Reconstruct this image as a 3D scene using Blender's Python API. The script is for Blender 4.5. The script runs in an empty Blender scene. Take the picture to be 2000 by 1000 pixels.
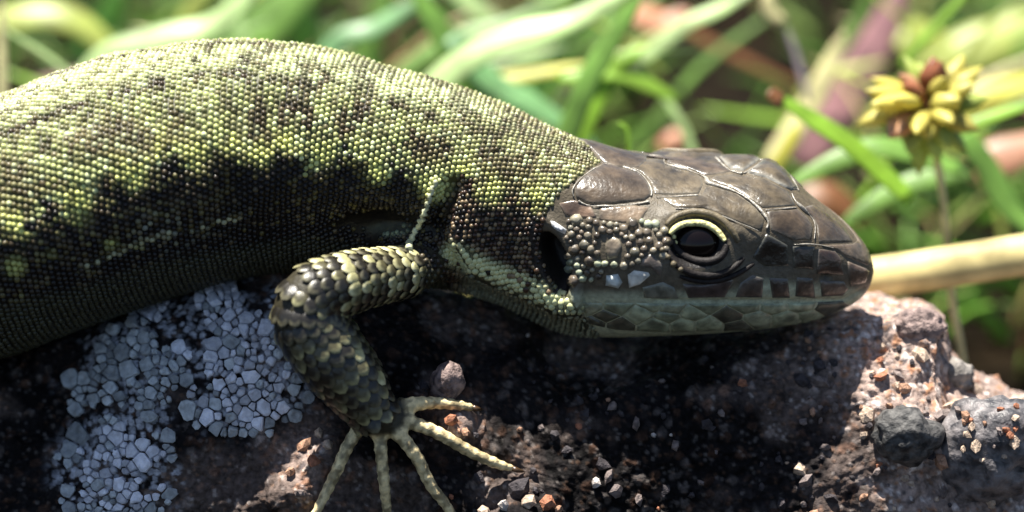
import bpy, math, random
import numpy as np
from mathutils import Vector, Matrix
from mathutils.bvhtree import BVHTree

random.seed(7)
rng = np.random.default_rng(7)
SC = bpy.context.scene
COL = SC.collection

# ------------------------------------------------------------------ camera, sky, sun, exposure
D = 40.0                                  # camera distance to the lizard (1 unit = 2.5 mm)
PITCH = math.radians(22)
AX = np.array([1.0, 0, 0])
AY = np.array([0, math.sin(PITCH), math.cos(PITCH)])
AZ = np.array([0, -math.cos(PITCH), math.sin(PITCH)])
ROT = np.stack([AX, AY, AZ], axis=1)
CAM = ROT @ np.array([0, 0, D])
SC.unit_settings.scale_length = 0.0025

cam_d = bpy.data.cameras.new('camera')
cam = bpy.data.objects.new('camera', cam_d)
COL.objects.link(cam)
m = Matrix([list(ROT[0]) + [CAM[0]], list(ROT[1]) + [CAM[1]], list(ROT[2]) + [CAM[2]], [0, 0, 0, 1]])
cam.matrix_world = m
cam_d.sensor_width = 36
cam_d.lens = 36 * D / 20
cam_d.clip_start = 0.5
cam_d.clip_end = 9000
cam_d.dof.use_dof = True
cam_d.dof.focus_distance = D - 1.3
cam_d.dof.aperture_fstop = cam_d.lens * 1e-3 / 1.35     # entrance pupil 1.35 units wide
SC.camera = cam

L_CAM = np.array([-0.21, 0.95, 0.22])                  # towards the sun
L = ROT @ (L_CAM / np.linalg.norm(L_CAM))
sun_el = math.asin(L[2])
sun_az = math.atan2(L[0], L[1])                         # from +Y, clockwise
world = bpy.data.worlds.new('World')
SC.world = world
world.use_nodes = True
wn = world.node_tree
sky = wn.nodes.new('ShaderNodeTexSky')
sky.sky_type = 'NISHITA'
sky.sun_disc = False
sky.sun_elevation = sun_el
sky.sun_rotation = sun_az
wn.links.new(sky.outputs[0], wn.nodes['Background'].inputs[0])
wn.nodes['Background'].inputs[1].default_value = 0.05
sd = bpy.data.lights.new('sun', 'SUN')
sd.energy = 5.0
sd.angle = math.radians(0.5)
sd.color = (1.0, 0.95, 0.86)
sun = bpy.data.objects.new('sun', sd)
sun.rotation_mode = 'QUATERNION'
sun.rotation_quaternion = Vector(L).to_track_quat('Z', 'Y')
sun.location = Vector(L) * 60
COL.objects.link(sun)
SC.view_settings.view_transform = 'Standard'
SC.view_settings.look = 'None'
SC.view_settings.exposure = 1.3
SC.view_settings.gamma = 1
SC.render.engine = 'CYCLES'
SC.cycles.max_bounces = 5
SC.cycles.diffuse_bounces = 3

# ------------------------------------------------------------------ helpers
def W(px, py, zc=0.0):
    """world point seen at photograph pixel (px, py), zc units in front of the focal plane"""
    k = (D - zc) / D / 100.0
    return ROT @ np.array([(px - 1000) * k, (500 - py) * k, zc])
def Wn(px, py, zc):
    px, py, zc = np.broadcast_arrays(np.asarray(px, float), np.asarray(py, float), np.asarray(zc, float))
    k = (D - zc) / D / 100.0
    return np.stack([(px - 1000) * k, (500 - py) * k, zc], -1) @ ROT.T
def PX(P):
    """world points -> pixel x, pixel y, zc"""
    c = np.asarray(P) @ ROT
    k = D / (D - c[..., 2]) * 100.0
    return c[..., 0] * k + 1000, 500 - c[..., 1] * k, c[..., 2]
def lin(r, g, b):
    f = lambda v: ((v / 255 + 0.055) / 1.055) ** 2.4 if v > 10 else v / 255 / 12.92
    return np.array([f(r), f(g), f(b)])
def smooth(e0, e1, x):
    t = np.clip((x - e0) / (e1 - e0), 0, 1)
    return t * t * (3 - 2 * t)
def poly_interp(pts, x):
    p = np.array(pts, float)
    return np.interp(x, p[:, 0], p[:, 1])
def catmull(pts, n):
    P = np.array(pts, float)
    P = np.vstack([2 * P[0] - P[1], P, 2 * P[-1] - P[-2]])
    out = []
    for i in range(1, len(P) - 2):
        t = np.linspace(0, 1, n, endpoint=False)[:, None]
        a, b, c, d = P[i - 1], P[i], P[i + 1], P[i + 2]
        out.append(0.5 * (2 * b + (c - a) * t + (2 * a - 5 * b + 4 * c - d) * t ** 2 + (3 * b - a - 3 * c + d) * t ** 3))
    out.append(P[-2][None])
    return np.vstack(out)
def seg_dist(x, y, pts):
    """distance in pixels to a polyline, and signed side"""
    best = np.full(np.shape(x), 1e9)
    for (ax, ay), (bx, by) in zip(pts[:-1], pts[1:]):
        vx, vy = bx - ax, by - ay
        t = np.clip(((x - ax) * vx + (y - ay) * vy) / (vx * vx + vy * vy), 0, 1)
        best = np.minimum(best, np.hypot(x - ax - t * vx, y - ay - t * vy))
    return best
def inside(x, y, poly):
    r = np.zeros(np.shape(x), bool)
    n = len(poly)
    for i in range(n):
        (x0, y0), (x1, y1) = poly[i], poly[(i + 1) % n]
        if y0 == y1:
            continue
        c = ((y0 > y) != (y1 > y)) & (x < (x1 - x0) * (y - y0) / (y1 - y0) + x0)
        r ^= c
    return r
def _hash(ix, iy, iz, s):
    h = (ix * 374761393 + iy * 668265263 + iz * 2147483647 + s * 1274126177) & 0xffffffff
    h = ((h ^ (h >> 13)) * 1274126177) & 0xffffffff
    h = ((h ^ (h >> 16)) * 2246822519) & 0xffffffff
    return ((h ^ (h >> 15)) & 0xffffff) / float(0xffffff)
def vnoise(P, s=0):
    P = np.asarray(P, float)
    f = np.floor(P).astype(np.int64)
    t = P - f
    t = t * t * t * (t * (t * 6 - 15) + 10)
    r = 0
    for dx in (0, 1):
        for dy in (0, 1):
            for dz in (0, 1):
                w = (t[:, 0] if dx else 1 - t[:, 0]) * (t[:, 1] if dy else 1 - t[:, 1]) * (t[:, 2] if dz else 1 - t[:, 2])
                r = r + w * _hash(f[:, 0] + dx, f[:, 1] + dy, f[:, 2] + dz, s)
    return r * 2 - 1
def fbm(P, oct=4, s=0, gain=0.5):
    r, a, k = 0, 1.0, 1.0
    for i in range(oct):
        r = r + a * vnoise(np.asarray(P) * k + 17.3 * i, s + i)
        a *= gain
        k *= 2.03
    return r
def worley(P, s=0):
    """nearest-cell distance and a random number for the nearest cell"""
    f = np.floor(P).astype(np.int64)
    best = np.full(len(P), 9.0)
    rid = np.zeros(len(P))
    for dx in (-1, 0, 1):
        for dy in (-1, 0, 1):
            for dz in (-1, 0, 1):
                c = f + np.array([dx, dy, dz])
                q = np.stack([_hash(c[:, 0], c[:, 1], c[:, 2], s + k) for k in range(3)], -1) + c
                d = np.linalg.norm(q - P, axis=1)
                k = d < best
                best = np.where(k, d, best)
                rid = np.where(k, _hash(c[:, 0], c[:, 1], c[:, 2], s + 9), rid)
    return best, rid

def mesh_np(name, V, F, colors=None, smooth_=True):
    """mesh from arrays; F is an int array (n,3) or (n,4) or a list of these"""
    me = bpy.data.meshes.new(name)
    Fs = F if isinstance(F, list) else [F]
    Fs = [np.asarray(f) for f in Fs if len(f)]
    V = np.asarray(V, np.float32)
    me.vertices.add(len(V))
    me.vertices.foreach_set('co', V.ravel())
    loops = np.concatenate([f.ravel() for f in Fs]).astype(np.int32)
    tot = np.concatenate([np.full(len(f), f.shape[1]) for f in Fs]).astype(np.int32)
    me.loops.add(len(loops))
    me.loops.foreach_set('vertex_index', loops)
    me.polygons.add(len(tot))
    me.polygons.foreach_set('loop_start', np.concatenate([[0], np.cumsum(tot)[:-1]]).astype(np.int32))
    me.polygons.foreach_set('use_smooth', np.full(len(tot), smooth_))
    me.update(calc_edges=True)
    if colors is not None:
        at = me.color_attributes.new('pigment', 'FLOAT_COLOR', 'POINT')
        c = np.ones((len(V), 4), np.float32)
        c[:, :3] = colors
        at.data.foreach_set('color', c.ravel())
    return me
def put(name, me, mat, parent=None, label=None, cat=None, group=None, kind=None):
    o = bpy.data.objects.new(name, me)
    COL.objects.link(o)
    if mat is not None and me is not None and not len(me.materials):
        me.materials.append(mat)
    if parent is not None:
        o.parent = parent
    if label: o['label'] = label
    if cat: o['category'] = cat
    if group: o['group'] = group
    if kind: o['kind'] = kind
    return o
def empty(name, loc, label, cat, group=None):
    o = bpy.data.objects.new(name, None)
    COL.objects.link(o)
    o.location = Vector(loc)
    o.empty_display_size = 0.3
    bpy.context.view_layer.update()
    o['label'] = label
    o['category'] = cat
    if group: o['group'] = group
    return o
def child(name, V, F, mat, root, colors=None, smooth_=True, label=None, kind=None):
    """a part of an Empty or of a part; V are world positions"""
    base = root
    off = np.zeros(3)
    while base is not None:
        off = off + np.array(base.location)
        base = base.parent
    me = mesh_np(name, np.asarray(V) - off, F, colors, smooth_)
    return put(name, me, mat, root, label=label, kind=kind)
def tube(P, R, sides=8, flat=1.0, up=None, ripple=None):
    """closed tapering tube along points P with radii R; flat squeezes the section along `up`"""
    P = np.asarray(P, float)
    R = np.asarray(R, float)
    n = len(P)
    T = np.gradient(P, axis=0)
    T /= np.linalg.norm(T, axis=1)[:, None] + 1e-9
    u = np.array(up if up is not None else [0.1, -0.3, 1.0], float)
    V = []
    for i in range(n):
        b = np.cross(T[i], u); b /= np.linalg.norm(b) + 1e-9
        a = np.cross(b, T[i])
        th = np.linspace(0, 2 * math.pi, sides, endpoint=False)
        V.append(P[i] + R[i] * (np.outer(np.cos(th), b) + flat * np.outer(np.sin(th), a)))
    V = np.vstack(V + [P[:1], P[-1:]])
    F, C = [], []
    for i in range(n - 1):
        for j in range(sides):
            k = (j + 1) % sides
            F.append((i * sides + j, i * sides + k, (i + 1) * sides + k, (i + 1) * sides + j))
    for j in range(sides):
        k = (j + 1) % sides
        C.append((n * sides, k, j))
        C.append((n * sides + 1, (n - 1) * sides + j, (n - 1) * sides + k))
    return V, [np.array(F), np.array(C)]
def ico(sub=1):
    import bmesh
    bm = bmesh.new()
    bmesh.ops.create_icosphere(bm, subdivisions=sub, radius=1.0)
    V = np.array([v.co[:] for v in bm.verts]); F = np.array([[v.index for v in f.verts] for f in bm.faces])
    bm.free()
    return V, F
ICO1 = ico(1); ICO2 = ico(2); ICO3 = ico(3); ICO4 = ico(4)

# ------------------------------------------------------------------ materials
def mat_new(name):
    m = bpy.data.materials.new(name); m.use_nodes = True
    return m, m.node_tree, m.node_tree.nodes['Principled BSDF']
def mat_pig(name, rough=0.45, spec=0.5, noise=0.25, nscale=12.0, bump=0.0, bscale=40.0, sheen=0.0, rand=0.0):
    """colour from the mesh's pigment attribute, broken up by noise"""
    m, nt, b = mat_new(name)
    N, K = nt.nodes, nt.links
    a = N.new('ShaderNodeAttribute'); a.attribute_name = 'pigment'
    geo = N.new('ShaderNodeNewGeometry')
    nz = N.new('ShaderNodeTexNoise'); nz.inputs['Scale'].default_value = nscale; nz.inputs['Detail'].default_value = 4
    K.new(geo.outputs['Position'], nz.inputs['Vector'])
    mr = N.new('ShaderNodeMapRange'); mr.inputs[1].default_value = 0.3; mr.inputs[2].default_value = 0.7
    mr.inputs[3].default_value = 1 - noise; mr.inputs[4].default_value = 1 + noise
    K.new(nz.outputs['Fac'], mr.inputs[0])
    mx = N.new('ShaderNodeMix'); mx.data_type = 'RGBA'; mx.blend_type = 'MULTIPLY'; mx.inputs[0].default_value = 1
    K.new(a.outputs['Color'], mx.inputs[6]); K.new(mr.outputs[0], mx.inputs[7])
    out = mx.outputs[2]
    K.new(out, b.inputs['Base Color'])
    b.inputs['Roughness'].default_value = rough
    b.inputs['Specular IOR Level'].default_value = spec
    if bump:
        bz = N.new('ShaderNodeTexNoise'); bz.inputs['Scale'].default_value = bscale; bz.inputs['Detail'].default_value = 5
        K.new(geo.outputs['Position'], bz.inputs['Vector'])
        bp = N.new('ShaderNodeBump'); bp.inputs['Strength'].default_value = bump; bp.inputs['Distance'].default_value = 0.03
        K.new(bz.outputs['Fac'], bp.inputs['Height']); K.new(bp.outputs[0], b.inputs['Normal'])
    return m
def mat_plain(name, col, rough=0.5, spec=0.5, vary=0.3, nscale=6.0, bump=0.0, bscale=30.0, transl=0.0, col2=None, objrand=0.0, stripes=None):
    m, nt, b = mat_new(name)
    N, K = nt.nodes, nt.links
    geo = N.new('ShaderNodeNewGeometry')
    nz = N.new('ShaderNodeTexNoise'); nz.inputs['Scale'].default_value = nscale; nz.inputs['Detail'].default_value = 5
    K.new(geo.outputs['Position'], nz.inputs['Vector'])
    rp = N.new('ShaderNodeValToRGB')
    c = np.array(col); c2 = np.array(col2) if col2 is not None else c * (1 + vary)
    rp.color_ramp.elements[0].position = 0.35; rp.color_ramp.elements[1].position = 0.65
    rp.color_ramp.elements[0].color = (*(c * (1 - vary)), 1) if col2 is None else (*c, 1)
    rp.color_ramp.elements[1].color = (*np.minimum(c2, 0.95), 1)
    K.new(nz.outputs['Fac'], rp.inputs[0])
    out = rp.outputs[0]
    if objrand:
        oi = N.new('ShaderNodeObjectInfo')
        mr = N.new('ShaderNodeMapRange'); mr.inputs[3].default_value = 1 - objrand; mr.inputs[4].default_value = 1 + objrand
        K.new(oi.outputs['Random'], mr.inputs[0])
        mx = N.new('ShaderNodeMix'); mx.data_type = 'RGBA'; mx.blend_type = 'MULTIPLY'; mx.inputs[0].default_value = 1
        K.new(out, mx.inputs[6]); K.new(mr.outputs[0], mx.inputs[7]); out = mx.outputs[2]
    K.new(out, b.inputs['Base Color'])
    b.inputs['Roughness'].default_value = rough
    b.inputs['Specular IOR Level'].default_value = spec
    if bump:
        bz = N.new('ShaderNodeTexNoise'); bz.inputs['Scale'].default_value = bscale; bz.inputs['Detail'].default_value = 6
        K.new(geo.outputs['Position'], bz.inputs['Vector'])
        bp = N.new('ShaderNodeBump'); bp.inputs['Strength'].default_value = bump; bp.inputs['Distance'].default_value = 0.05
        K.new(bz.outputs['Fac'], bp.inputs['Height']); K.new(bp.outputs[0], b.inputs['Normal'])
    if transl:
        tr = N.new('ShaderNodeBsdfTranslucent'); K.new(out, tr.inputs[0])
        ms = N.new('ShaderNodeMixShader'); ms.inputs[0].default_value = transl
        K.new(b.outputs[0], ms.inputs[1]); K.new(tr.outputs[0], ms.inputs[2])
        K.new(ms.outputs[0], N['Material Output'].inputs[0])
    return m

# ------------------------------------------------------------------ ground behind the rock
GZ = -7.5
gx = np.linspace(-1, 1, 161); gx = np.sign(gx) * (np.abs(gx) ** 3 * 1500 + np.abs(gx) * 40)
GX, GY = np.meshgrid(gx, gx + 14)
gp = np.stack([GX.ravel(), GY.ravel(), np.zeros(GX.size)], -1)
near = np.exp(-(gp[:, 0] ** 2 + (gp[:, 1] - 14) ** 2) / 60 ** 2)
gp[:, 2] = GZ + (fbm(gp * 0.12, 4, 3) * 1.3 + fbm(gp * 0.6, 3, 5) * 0.35) * near
n = 161
ii = (np.arange(n - 1)[:, None] * n + np.arange(n - 1)[None]).ravel()
soil_mat = mat_plain('soil', (0.003, 0.0024, 0.0014), 0.95, 0.05, nscale=0.55, bump=0.6, bscale=3, col2=(0.014, 0.0095, 0.005))
put('ground', mesh_np('ground', gp, np.stack([ii, ii + 1, ii + n + 1, ii + n], -1)), soil_mat,
    kind='structure', label='dark brown soil and litter behind the rock', cat='ground')

# ------------------------------------------------------------------ the rock
CREST = [(-2600, 1300), (-900, 830), (-300, 730), (0, 672), (150, 625), (300, 572), (430, 528), (560, 512), (700, 530), (860, 560), (1000, 602),
         (1100, 650), (1300, 655), (1450, 645), (1550, 622), (1620, 602), (1700, 592), (1790, 600), (1835, 622), (1860, 690), (1900, 745),
         (1960, 775), (2100, 830), (2400, 960), (3200, 1500)]
PROF = [(1900, -11), (900, -9.5), (420, -8), (120, -6), (20, -3.6), (0, -1.6), (40, -0.35), (110, 0.25), (200, 0.54), (300, 0.70), (420, 0.82), (600, 1.05), (1000, 2.0), (1900, 5.5)]
prof = catmull(PROF, 40)
arc = np.concatenate([[0], np.cumsum(np.hypot(np.diff(prof[:, 0]) / 100, np.diff(prof[:, 1])))])
dens = np.interp(arc, [0, arc[-1]], [0, 1])
nv, nu = 520, 760
wgt = np.where((prof[:, 1] > -2.2) & (prof[:, 0] < 560), 6.0, 1.0)
cum = np.concatenate([[0], np.cumsum(np.diff(arc) * 0.5 * (wgt[1:] + wgt[:-1]))])
vv = np.interp(np.linspace(0, cum[-1], nv), cum, np.arange(len(prof)))
pdy = np.interp(vv, np.arange(len(prof)), prof[:, 0]); pz = np.interp(vv, np.arange(len(prof)), prof[:, 1])
uu = np.concatenate([np.linspace(-2600, -60, 60, endpoint=False), np.linspace(-60, 2060, 640, endpoint=False), np.linspace(2060, 3200, 60)])
crest = poly_interp(CREST, uu)
# bumps (px, py, radius px, push towards the camera)
RBUMP = [(610, 895, 45, 0.7), (565, 965, 50, 0.65), (890, 832, 30, 0.5), (1030, 1030, 60, 0.75), (775, 880, 90, 0.42), (640, 1000, 60, 0.3), (1760, 640, 60, 0.25), (1640, 640, 80, 0.3),
         (1785, 845, 75, 0.45), (1830, 650, 45, 0.5), (1860, 720, 60, 0.25), (1480, 780, 90, 0.25), (1250, 820, 120, 0.2), (300, 900, 160, 0.4),
         (1700, 760, 80, 0.2), (420, 700, 150, 0.25), (1650, 920, 110, 0.25), (120, 800, 140, -0.6), (1330, 720, 90, -0.35), (1150, 720, 90, -0.4), (950, 700, 100, -0.35)]
PU = np.repeat(uu[None], nv, 0); PV = crest[None] + pdy[:, None]; PZ = np.repeat(pz[:, None], nu, 1)
front = np.repeat((np.arange(nv) / nv > 0.2)[:, None], nu, 1)
for bx, by, br, h in RBUMP:
    PZ = PZ + np.where(front, h * np.exp(-(((PU - bx) ** 2 + (PV - by) ** 2) / br ** 2)), 0)
RP = Wn(PU.ravel(), PV.ravel(), PZ.ravel())
def grid_normals(P, nv, nu):
    G = P.reshape(nv, nu, 3)
    N = np.cross(np.gradient(G, axis=1), np.gradient(G, axis=0))
    N /= np.linalg.norm(N, axis=2)[..., None] + 1e-9
    return N.reshape(-1, 3)
RN = grid_normals(RP, nv, nu)
if np.mean((RN * (CAM - RP)).sum(1)[nv * nu // 2:]) < 0:
    RN = -RN
rough_k = 0.55 + 0.45 * smooth(-0.4, 0.3, fbm(RP * 0.5, 2, 77))
h = 0.20 * fbm(RP * 0.55, 3, 11)
d1, r1 = worley(RP * 1.9 + 0.25 * fbm(RP * 3, 2, 5)[:, None], 21)
h += 0.20 * (0.55 - d1) * (0.3 + r1)
d2, r2 = worley(RP * 4.6 + 0.2 * fbm(RP * 7, 2, 6)[:, None], 31)
h += 0.085 * (0.6 - d2) * rough_k * (0.2 + 1.3 * r2)
d3, r3 = worley(RP * 10.5, 41)
h += 0.05 * (0.55 - d3) * rough_k * (0.1 + 1.6 * r3 ** 2)
h += 0.03 * fbm(RP * 9, 3, 51)
# the crusted patch is a smoother surface
LICHEN_E = [(440, 650, 120, 150), (470, 760, 130, 95), (390, 600, 140, 60), (235, 915, 130, 115), (260, 740, 140, 100)]
rpx, rpy, rpz = PX(RP)
lich = np.zeros(len(RP))
for ex, ey, rx, ry in LICHEN_E:
    lich = np.maximum(lich, 1 - smooth(0.7, 1.25, np.hypot((rpx - ex) / rx, (rpy - ey) / ry)))
h *= 1 - 0.6 * lich
RP = RP + RN * h[:, None]
# rock pigment: dark scoria with pink, orange and pale grains, painted brighter where sunlit
base = np.outer(np.ones(len(RP)), [0.0065, 0.0055, 0.0058])
tone = smooth(-0.35, 0.5, fbm(RP * 0.9, 3, 61))
base = base * (0.7 + 1.2 * tone[:, None])
sunlit_warm = (0.22 + 0.4 * smooth(1640, 1760, rpx)) * smooth(0.15, 0.7, fbm(RP * 0.8 + 9, 3, 71)) + 0.9 * np.exp(-(((rpx - 1690) / 110) ** 2 + ((rpy - 690) / 95) ** 2)) \
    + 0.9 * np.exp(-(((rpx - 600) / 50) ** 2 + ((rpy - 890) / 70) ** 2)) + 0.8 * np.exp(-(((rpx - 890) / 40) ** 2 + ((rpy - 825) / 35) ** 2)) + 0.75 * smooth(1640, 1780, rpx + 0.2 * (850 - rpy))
sunlit_warm = np.clip(sunlit_warm, 0, 1)  # lit patches put into the colour; rock in shadow left near black
g1 = (r2 > 0.52) * smooth(0.62, 0.3, d2) * (0.10 + 0.90 * sunlit_warm)
g2 = (r3 > 0.55) * smooth(0.6, 0.25, d3) * (0.12 + 0.88 * sunlit_warm)
gcol = np.where((r2 * 7 % 1 > 0.6)[:, None], [0.34, 0.17, 0.10], np.where((r2 * 13 % 1 > 0.45)[:, None], [0.60, 0.51, 0.47], [0.10, 0.085, 0.085]))
gcol2 = np.where((r3 * 7 % 1 > 0.6)[:, None], [0.36, 0.20, 0.12], np.where((r3 * 11 % 1 > 0.4)[:, None], [0.66, 0.58, 0.53], [0.13, 0.11, 0.11]))
base = base * (1 - sunlit_warm[:, None] * 0.8) + np.array([0.42, 0.315, 0.27]) * (sunlit_warm[:, None] * 0.8)
base = base * (1 - g1[:, None]) + gcol * g1[:, None]
base = base * (1 - 0.8 * g2[:, None]) + gcol2 * 0.8 * g2[:, None]
dl, rl = worley(RP * 7.5 + 0.15 * fbm(RP * 6, 2, 8)[:, None], 181)
film = np.clip(lich * 1.3, 0, 1) * smooth(-0.25, 0.15, fbm(RP * 1.6, 3, 191) + 0.35 * lich) * smooth(0.62, 0.42, dl)
base = base * (1 - film[:, None]) + np.array([0.36, 0.375, 0.42]) * (0.55 + 0.7 * rl[:, None]) * film[:, None]
ii = (np.arange(nv - 1)[:, None] * nu + np.arange(nu - 1)[None]).ravel()
RF = np.stack([ii, ii + 1, ii + nu + 1, ii + nu], -1)
rock_mat = mat_pig('rock', rough=0.75, spec=0.1, noise=0.5, nscale=9, bump=1.0, bscale=16)
rock = empty('rock', W(1000, 1300, 0), 'rough dark volcanic rock that the lizard clings to', 'rock')
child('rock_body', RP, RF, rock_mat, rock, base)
RBVH = BVHTree.FromPolygons([tuple(p) for p in RP], RF.tolist())
VCAM = Vector(CAM)
def ray(bvh, px, py):
    d = Vector(W(px, py, 0)) - VCAM
    d.normalize()
    loc, nor, idx, dist = bvh.ray_cast(VCAM, d)
    if loc is None:
        loc, nor, idx, dist = bvh.find_nearest(Vector(W(px, py, 0)))
    if nor.dot(VCAM - loc) < 0:
        nor = -nor
    return np.array(loc), np.array(nor)
def rock_z(px, py):
    return PX(ray(RBVH, px, py)[0])[2]

# ------------------------------------------------------------------ the lizard's body: lofted trunk, neck and head, tubes for the arm, one skin
BROLL, HROLL = 22, 33
ST = [  # top px, bottom px, zc, width/height ratio, exponent, roll
    ((-2600, 1000), (-2600, 1030), -9.0, 1.0, 2.0, BROLL), ((-1900, 760), (-1900, 930), -6.0, 1.05, 2.0, BROLL),
    ((-1200, 560), (-1200, 880), -3.0, 1.1, 2.1, BROLL), ((-700, 400), (-700, 800), -1.2, 1.1, 2.2, BROLL), ((-300, 285), (-300, 750), -0.3, 1.1, 2.2, BROLL),
    ((-100, 228), (-110, 720), 0.0, 1.08, 2.2, BROLL), ((0, 189), (20, 692), 0.05, 1.06, 2.2, BROLL), ((150, 131), (170, 635), 0.05, 1.04, 2.2, BROLL),
    ((300, 95), (310, 588), 0.0, 1.02, 2.2, BROLL), ((450, 78), (450, 545), 0, 1.0, 2.2, BROLL), ((600, 91), (570, 530), -0.05, 0.94, 2.2, BROLL),
    ((750, 130), (700, 540), -0.1, 0.88, 2.2, BROLL), ((880, 165), (810, 555), -0.12, 0.85, 2.2, BROLL), ((980, 201), (900, 570), -0.1, 0.87, 2.2, BROLL + 2),
    ((1080, 250), (985, 598), -0.12, 0.86, 2.25, BROLL + 7), ((1150, 278), (1085, 645), -0.1, 0.90, 2.3, BROLL + 9), ((1210, 293), (1170, 658), 0, 1.04, 2.35, HROLL),
    ((1300, 299), (1285, 655), 0.06, 1.2, 2.4, HROLL), ((1400, 305), (1395, 650), 0.04, 1.16, 2.45, HROLL), ((1480, 309), (1480, 643), 0, 1.08, 2.45, HROLL),
    ((1530, 331), (1530, 637), 0, 1.05, 2.45, HROLL), ((1575, 372), (1580, 627), 0, 1.02, 2.5, HROLL), ((1625, 413), (1625, 613), 0, 1.0, 2.4, HROLL),
    ((1670, 456), (1665, 594), 0, 1.0, 2.3, HROLL), ((1696, 492), (1692, 570), 0, 1.0, 2.2, HROLL), ((1707, 527), (1706, 535), 0, 1.0, 2.0, HROLL)]
flat = np.array([[t[0], t[1], b[0], b[1], z, wr, n_, ro] for t, b, z, wr, n_, ro in ST])
SS = catmull(flat, 16)
NT = 144
th = np.linspace(0, 2 * math.pi, NT, endpoint=False)
rings = []
for t0, t1, b0, b1, z, wr, nn, ro in SS:
    a = wr * np.sign(np.cos(th)) * np.abs(np.cos(th)) ** (2 / nn)
    b = np.sign(np.sin(th)) * np.abs(np.sin(th)) ** (2 / nn)
    a = a * (1 - 0.10 * (b < 0) * (-b))                       # a little narrower below
    r = math.radians(ro)
    vu, vc = b * math.cos(r) - a * math.sin(r), b * math.sin(r) + a * math.cos(r)
    vu = vu - (vu.max() + vu.min()) / 2
    hh = math.hypot(t0 - b0, t1 - b1) / 2 / ((vu.max() - vu.min()) / 2)
    ux, uy = (t0 - b0), (t1 - b1)
    l = math.hypot(ux, uy) + 1e-9
    cx, cy = (t0 + b0) / 2, (t1 + b1) / 2
    X = (cx - 1000 + ux / l * vu * hh) / 100
    Y = (500 - cy - uy / l * vu * hh) / 100
    rings.append(np.stack([X, Y, z + vc * hh / 100], -1) @ ROT.T)
RG = np.array(rings)
ns = len(RG)
ii = (np.arange(ns - 1)[:, None] * NT + np.arange(NT)[None])
jj = (np.arange(ns - 1)[:, None] * NT + (np.arange(NT)[None] + 1) % NT)
BF = np.stack([ii.ravel(), jj.ravel(), (jj + NT).ravel(), (ii + NT).ravel()], -1)
BV = np.vstack([RG.reshape(-1, 3), RG[0].mean(0)[None], RG[-1].mean(0)[None]])
k = np.arange(NT)
caps = np.vstack([np.stack([np.full(NT, ns * NT), (k + 1) % NT, k], -1), np.stack([np.full(NT, ns * NT + 1), (ns - 1) * NT + k, (ns - 1) * NT + (k + 1) % NT], -1)])
pieces = [(BV, [BF, caps])]
# arm
ARM = [(850, 500, 0.7, .42), (800, 528, 1.15, .46), (745, 538, 1.6, .50), (680, 552, 2.0, .56), (615, 578, 2.15, .60), (603, 625, 2.1, .66), (640, 685, 1.95, .66), (683, 740, 1.75, .60), (715, 785, 1.6, .50), (735, 812, 1.5, .42)]
ac = catmull(ARM, 8)
apts = np.array([W(*p[:3]) for p in ac])
pieces.append(tube(apts, ac[:, 3], 20))
FING = [[(780, 795), (840, 787), (885, 790), (926, 797)], [(775, 815), (850, 843), (915, 880), (968, 905), (1004, 916)],
        [(765, 830), (812, 890), (840, 945), (870, 985), (905, 1035)], [(740, 830), (745, 890), (752, 960), (760, 1040)], [(712, 820), (680, 870), (655, 925), (628, 980), (600, 1035)]]
palm = np.array([W(728, 800, 1.65), W(742, 822, rock_z(742, 825) + 0.45), W(750, 850, rock_z(750, 850) + 0.25)])
pieces.append(tube(catmull(palm, 5), np.interp(np.linspace(0, 1, 11), [0, .5, 1], [.42, .42, .22]), 16))
fing3 = []
for f in FING:
    c = catmull([(x, y, 0) for x, y in f], 14)
    zz = np.array([rock_z(x, y) for x, y, _ in c])
    kern = np.ones(11) / 11
    zz = np.convolve(np.pad(zz, 5, mode='edge'), kern, mode='valid')
    t = np.linspace(0, 1, len(c))
    zz = zz + np.interp(t, [0, .25, .6, 1], [0.52, 0.50, 0.36, 0.12])
    P = np.array([W(x, y, z) for (x, y, _), z in zip(c, zz)])
    L_ = np.concatenate([[0], np.cumsum(np.linalg.norm(np.diff(P, axis=0), axis=1))])
    R = np.interp(t, [0, .12, .7, .93, 1], [.19, .135, .110, .085, .05]) * (1 + 0.13 * np.sin(L_ / 0.20 * 2 * math.pi))
    pieces.append(tube(P, R, 12))
    fing3.append((P, R))
PV_, PF_, off = [], [], 0
for v, fs in pieces:
    PV_.append(v)
    for f in fs:
        PF_ += (f + off).tolist()
    off += len(v)
raw = bpy.data.meshes.new('raw'); raw.from_pydata(np.vstack(PV_).tolist(), [], PF_)
tmp = bpy.data.objects.new('raw', raw); COL.objects.link(tmp)
mod = tmp.modifiers.new('r', 'REMESH'); mod.mode = 'VOXEL'; mod.voxel_size = 0.048
sm = tmp.modifiers.new('s', 'SMOOTH'); sm.factor = 0.5; sm.iterations = 4
dg = bpy.context.evaluated_depsgraph_get()
ev = tmp.evaluated_get(dg).to_mesh()
LV = np.zeros(len(ev.vertices) * 3); ev.vertices.foreach_get('co', LV); LV = LV.reshape(-1, 3)
LN = np.zeros(len(ev.vertices) * 3); ev.vertices.foreach_get('normal', LN); LN = LN.reshape(-1, 3)
LF = np.array([list(p.vertices) for p in ev.polygons if len(p.vertices) == 4])
LF3 = np.array([list(p.vertices) for p in ev.polygons if len(p.vertices) == 3])
tmp.evaluated_get(dg).to_mesh_clear()
bpy.data.objects.remove(tmp); bpy.data.meshes.remove(raw)

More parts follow.
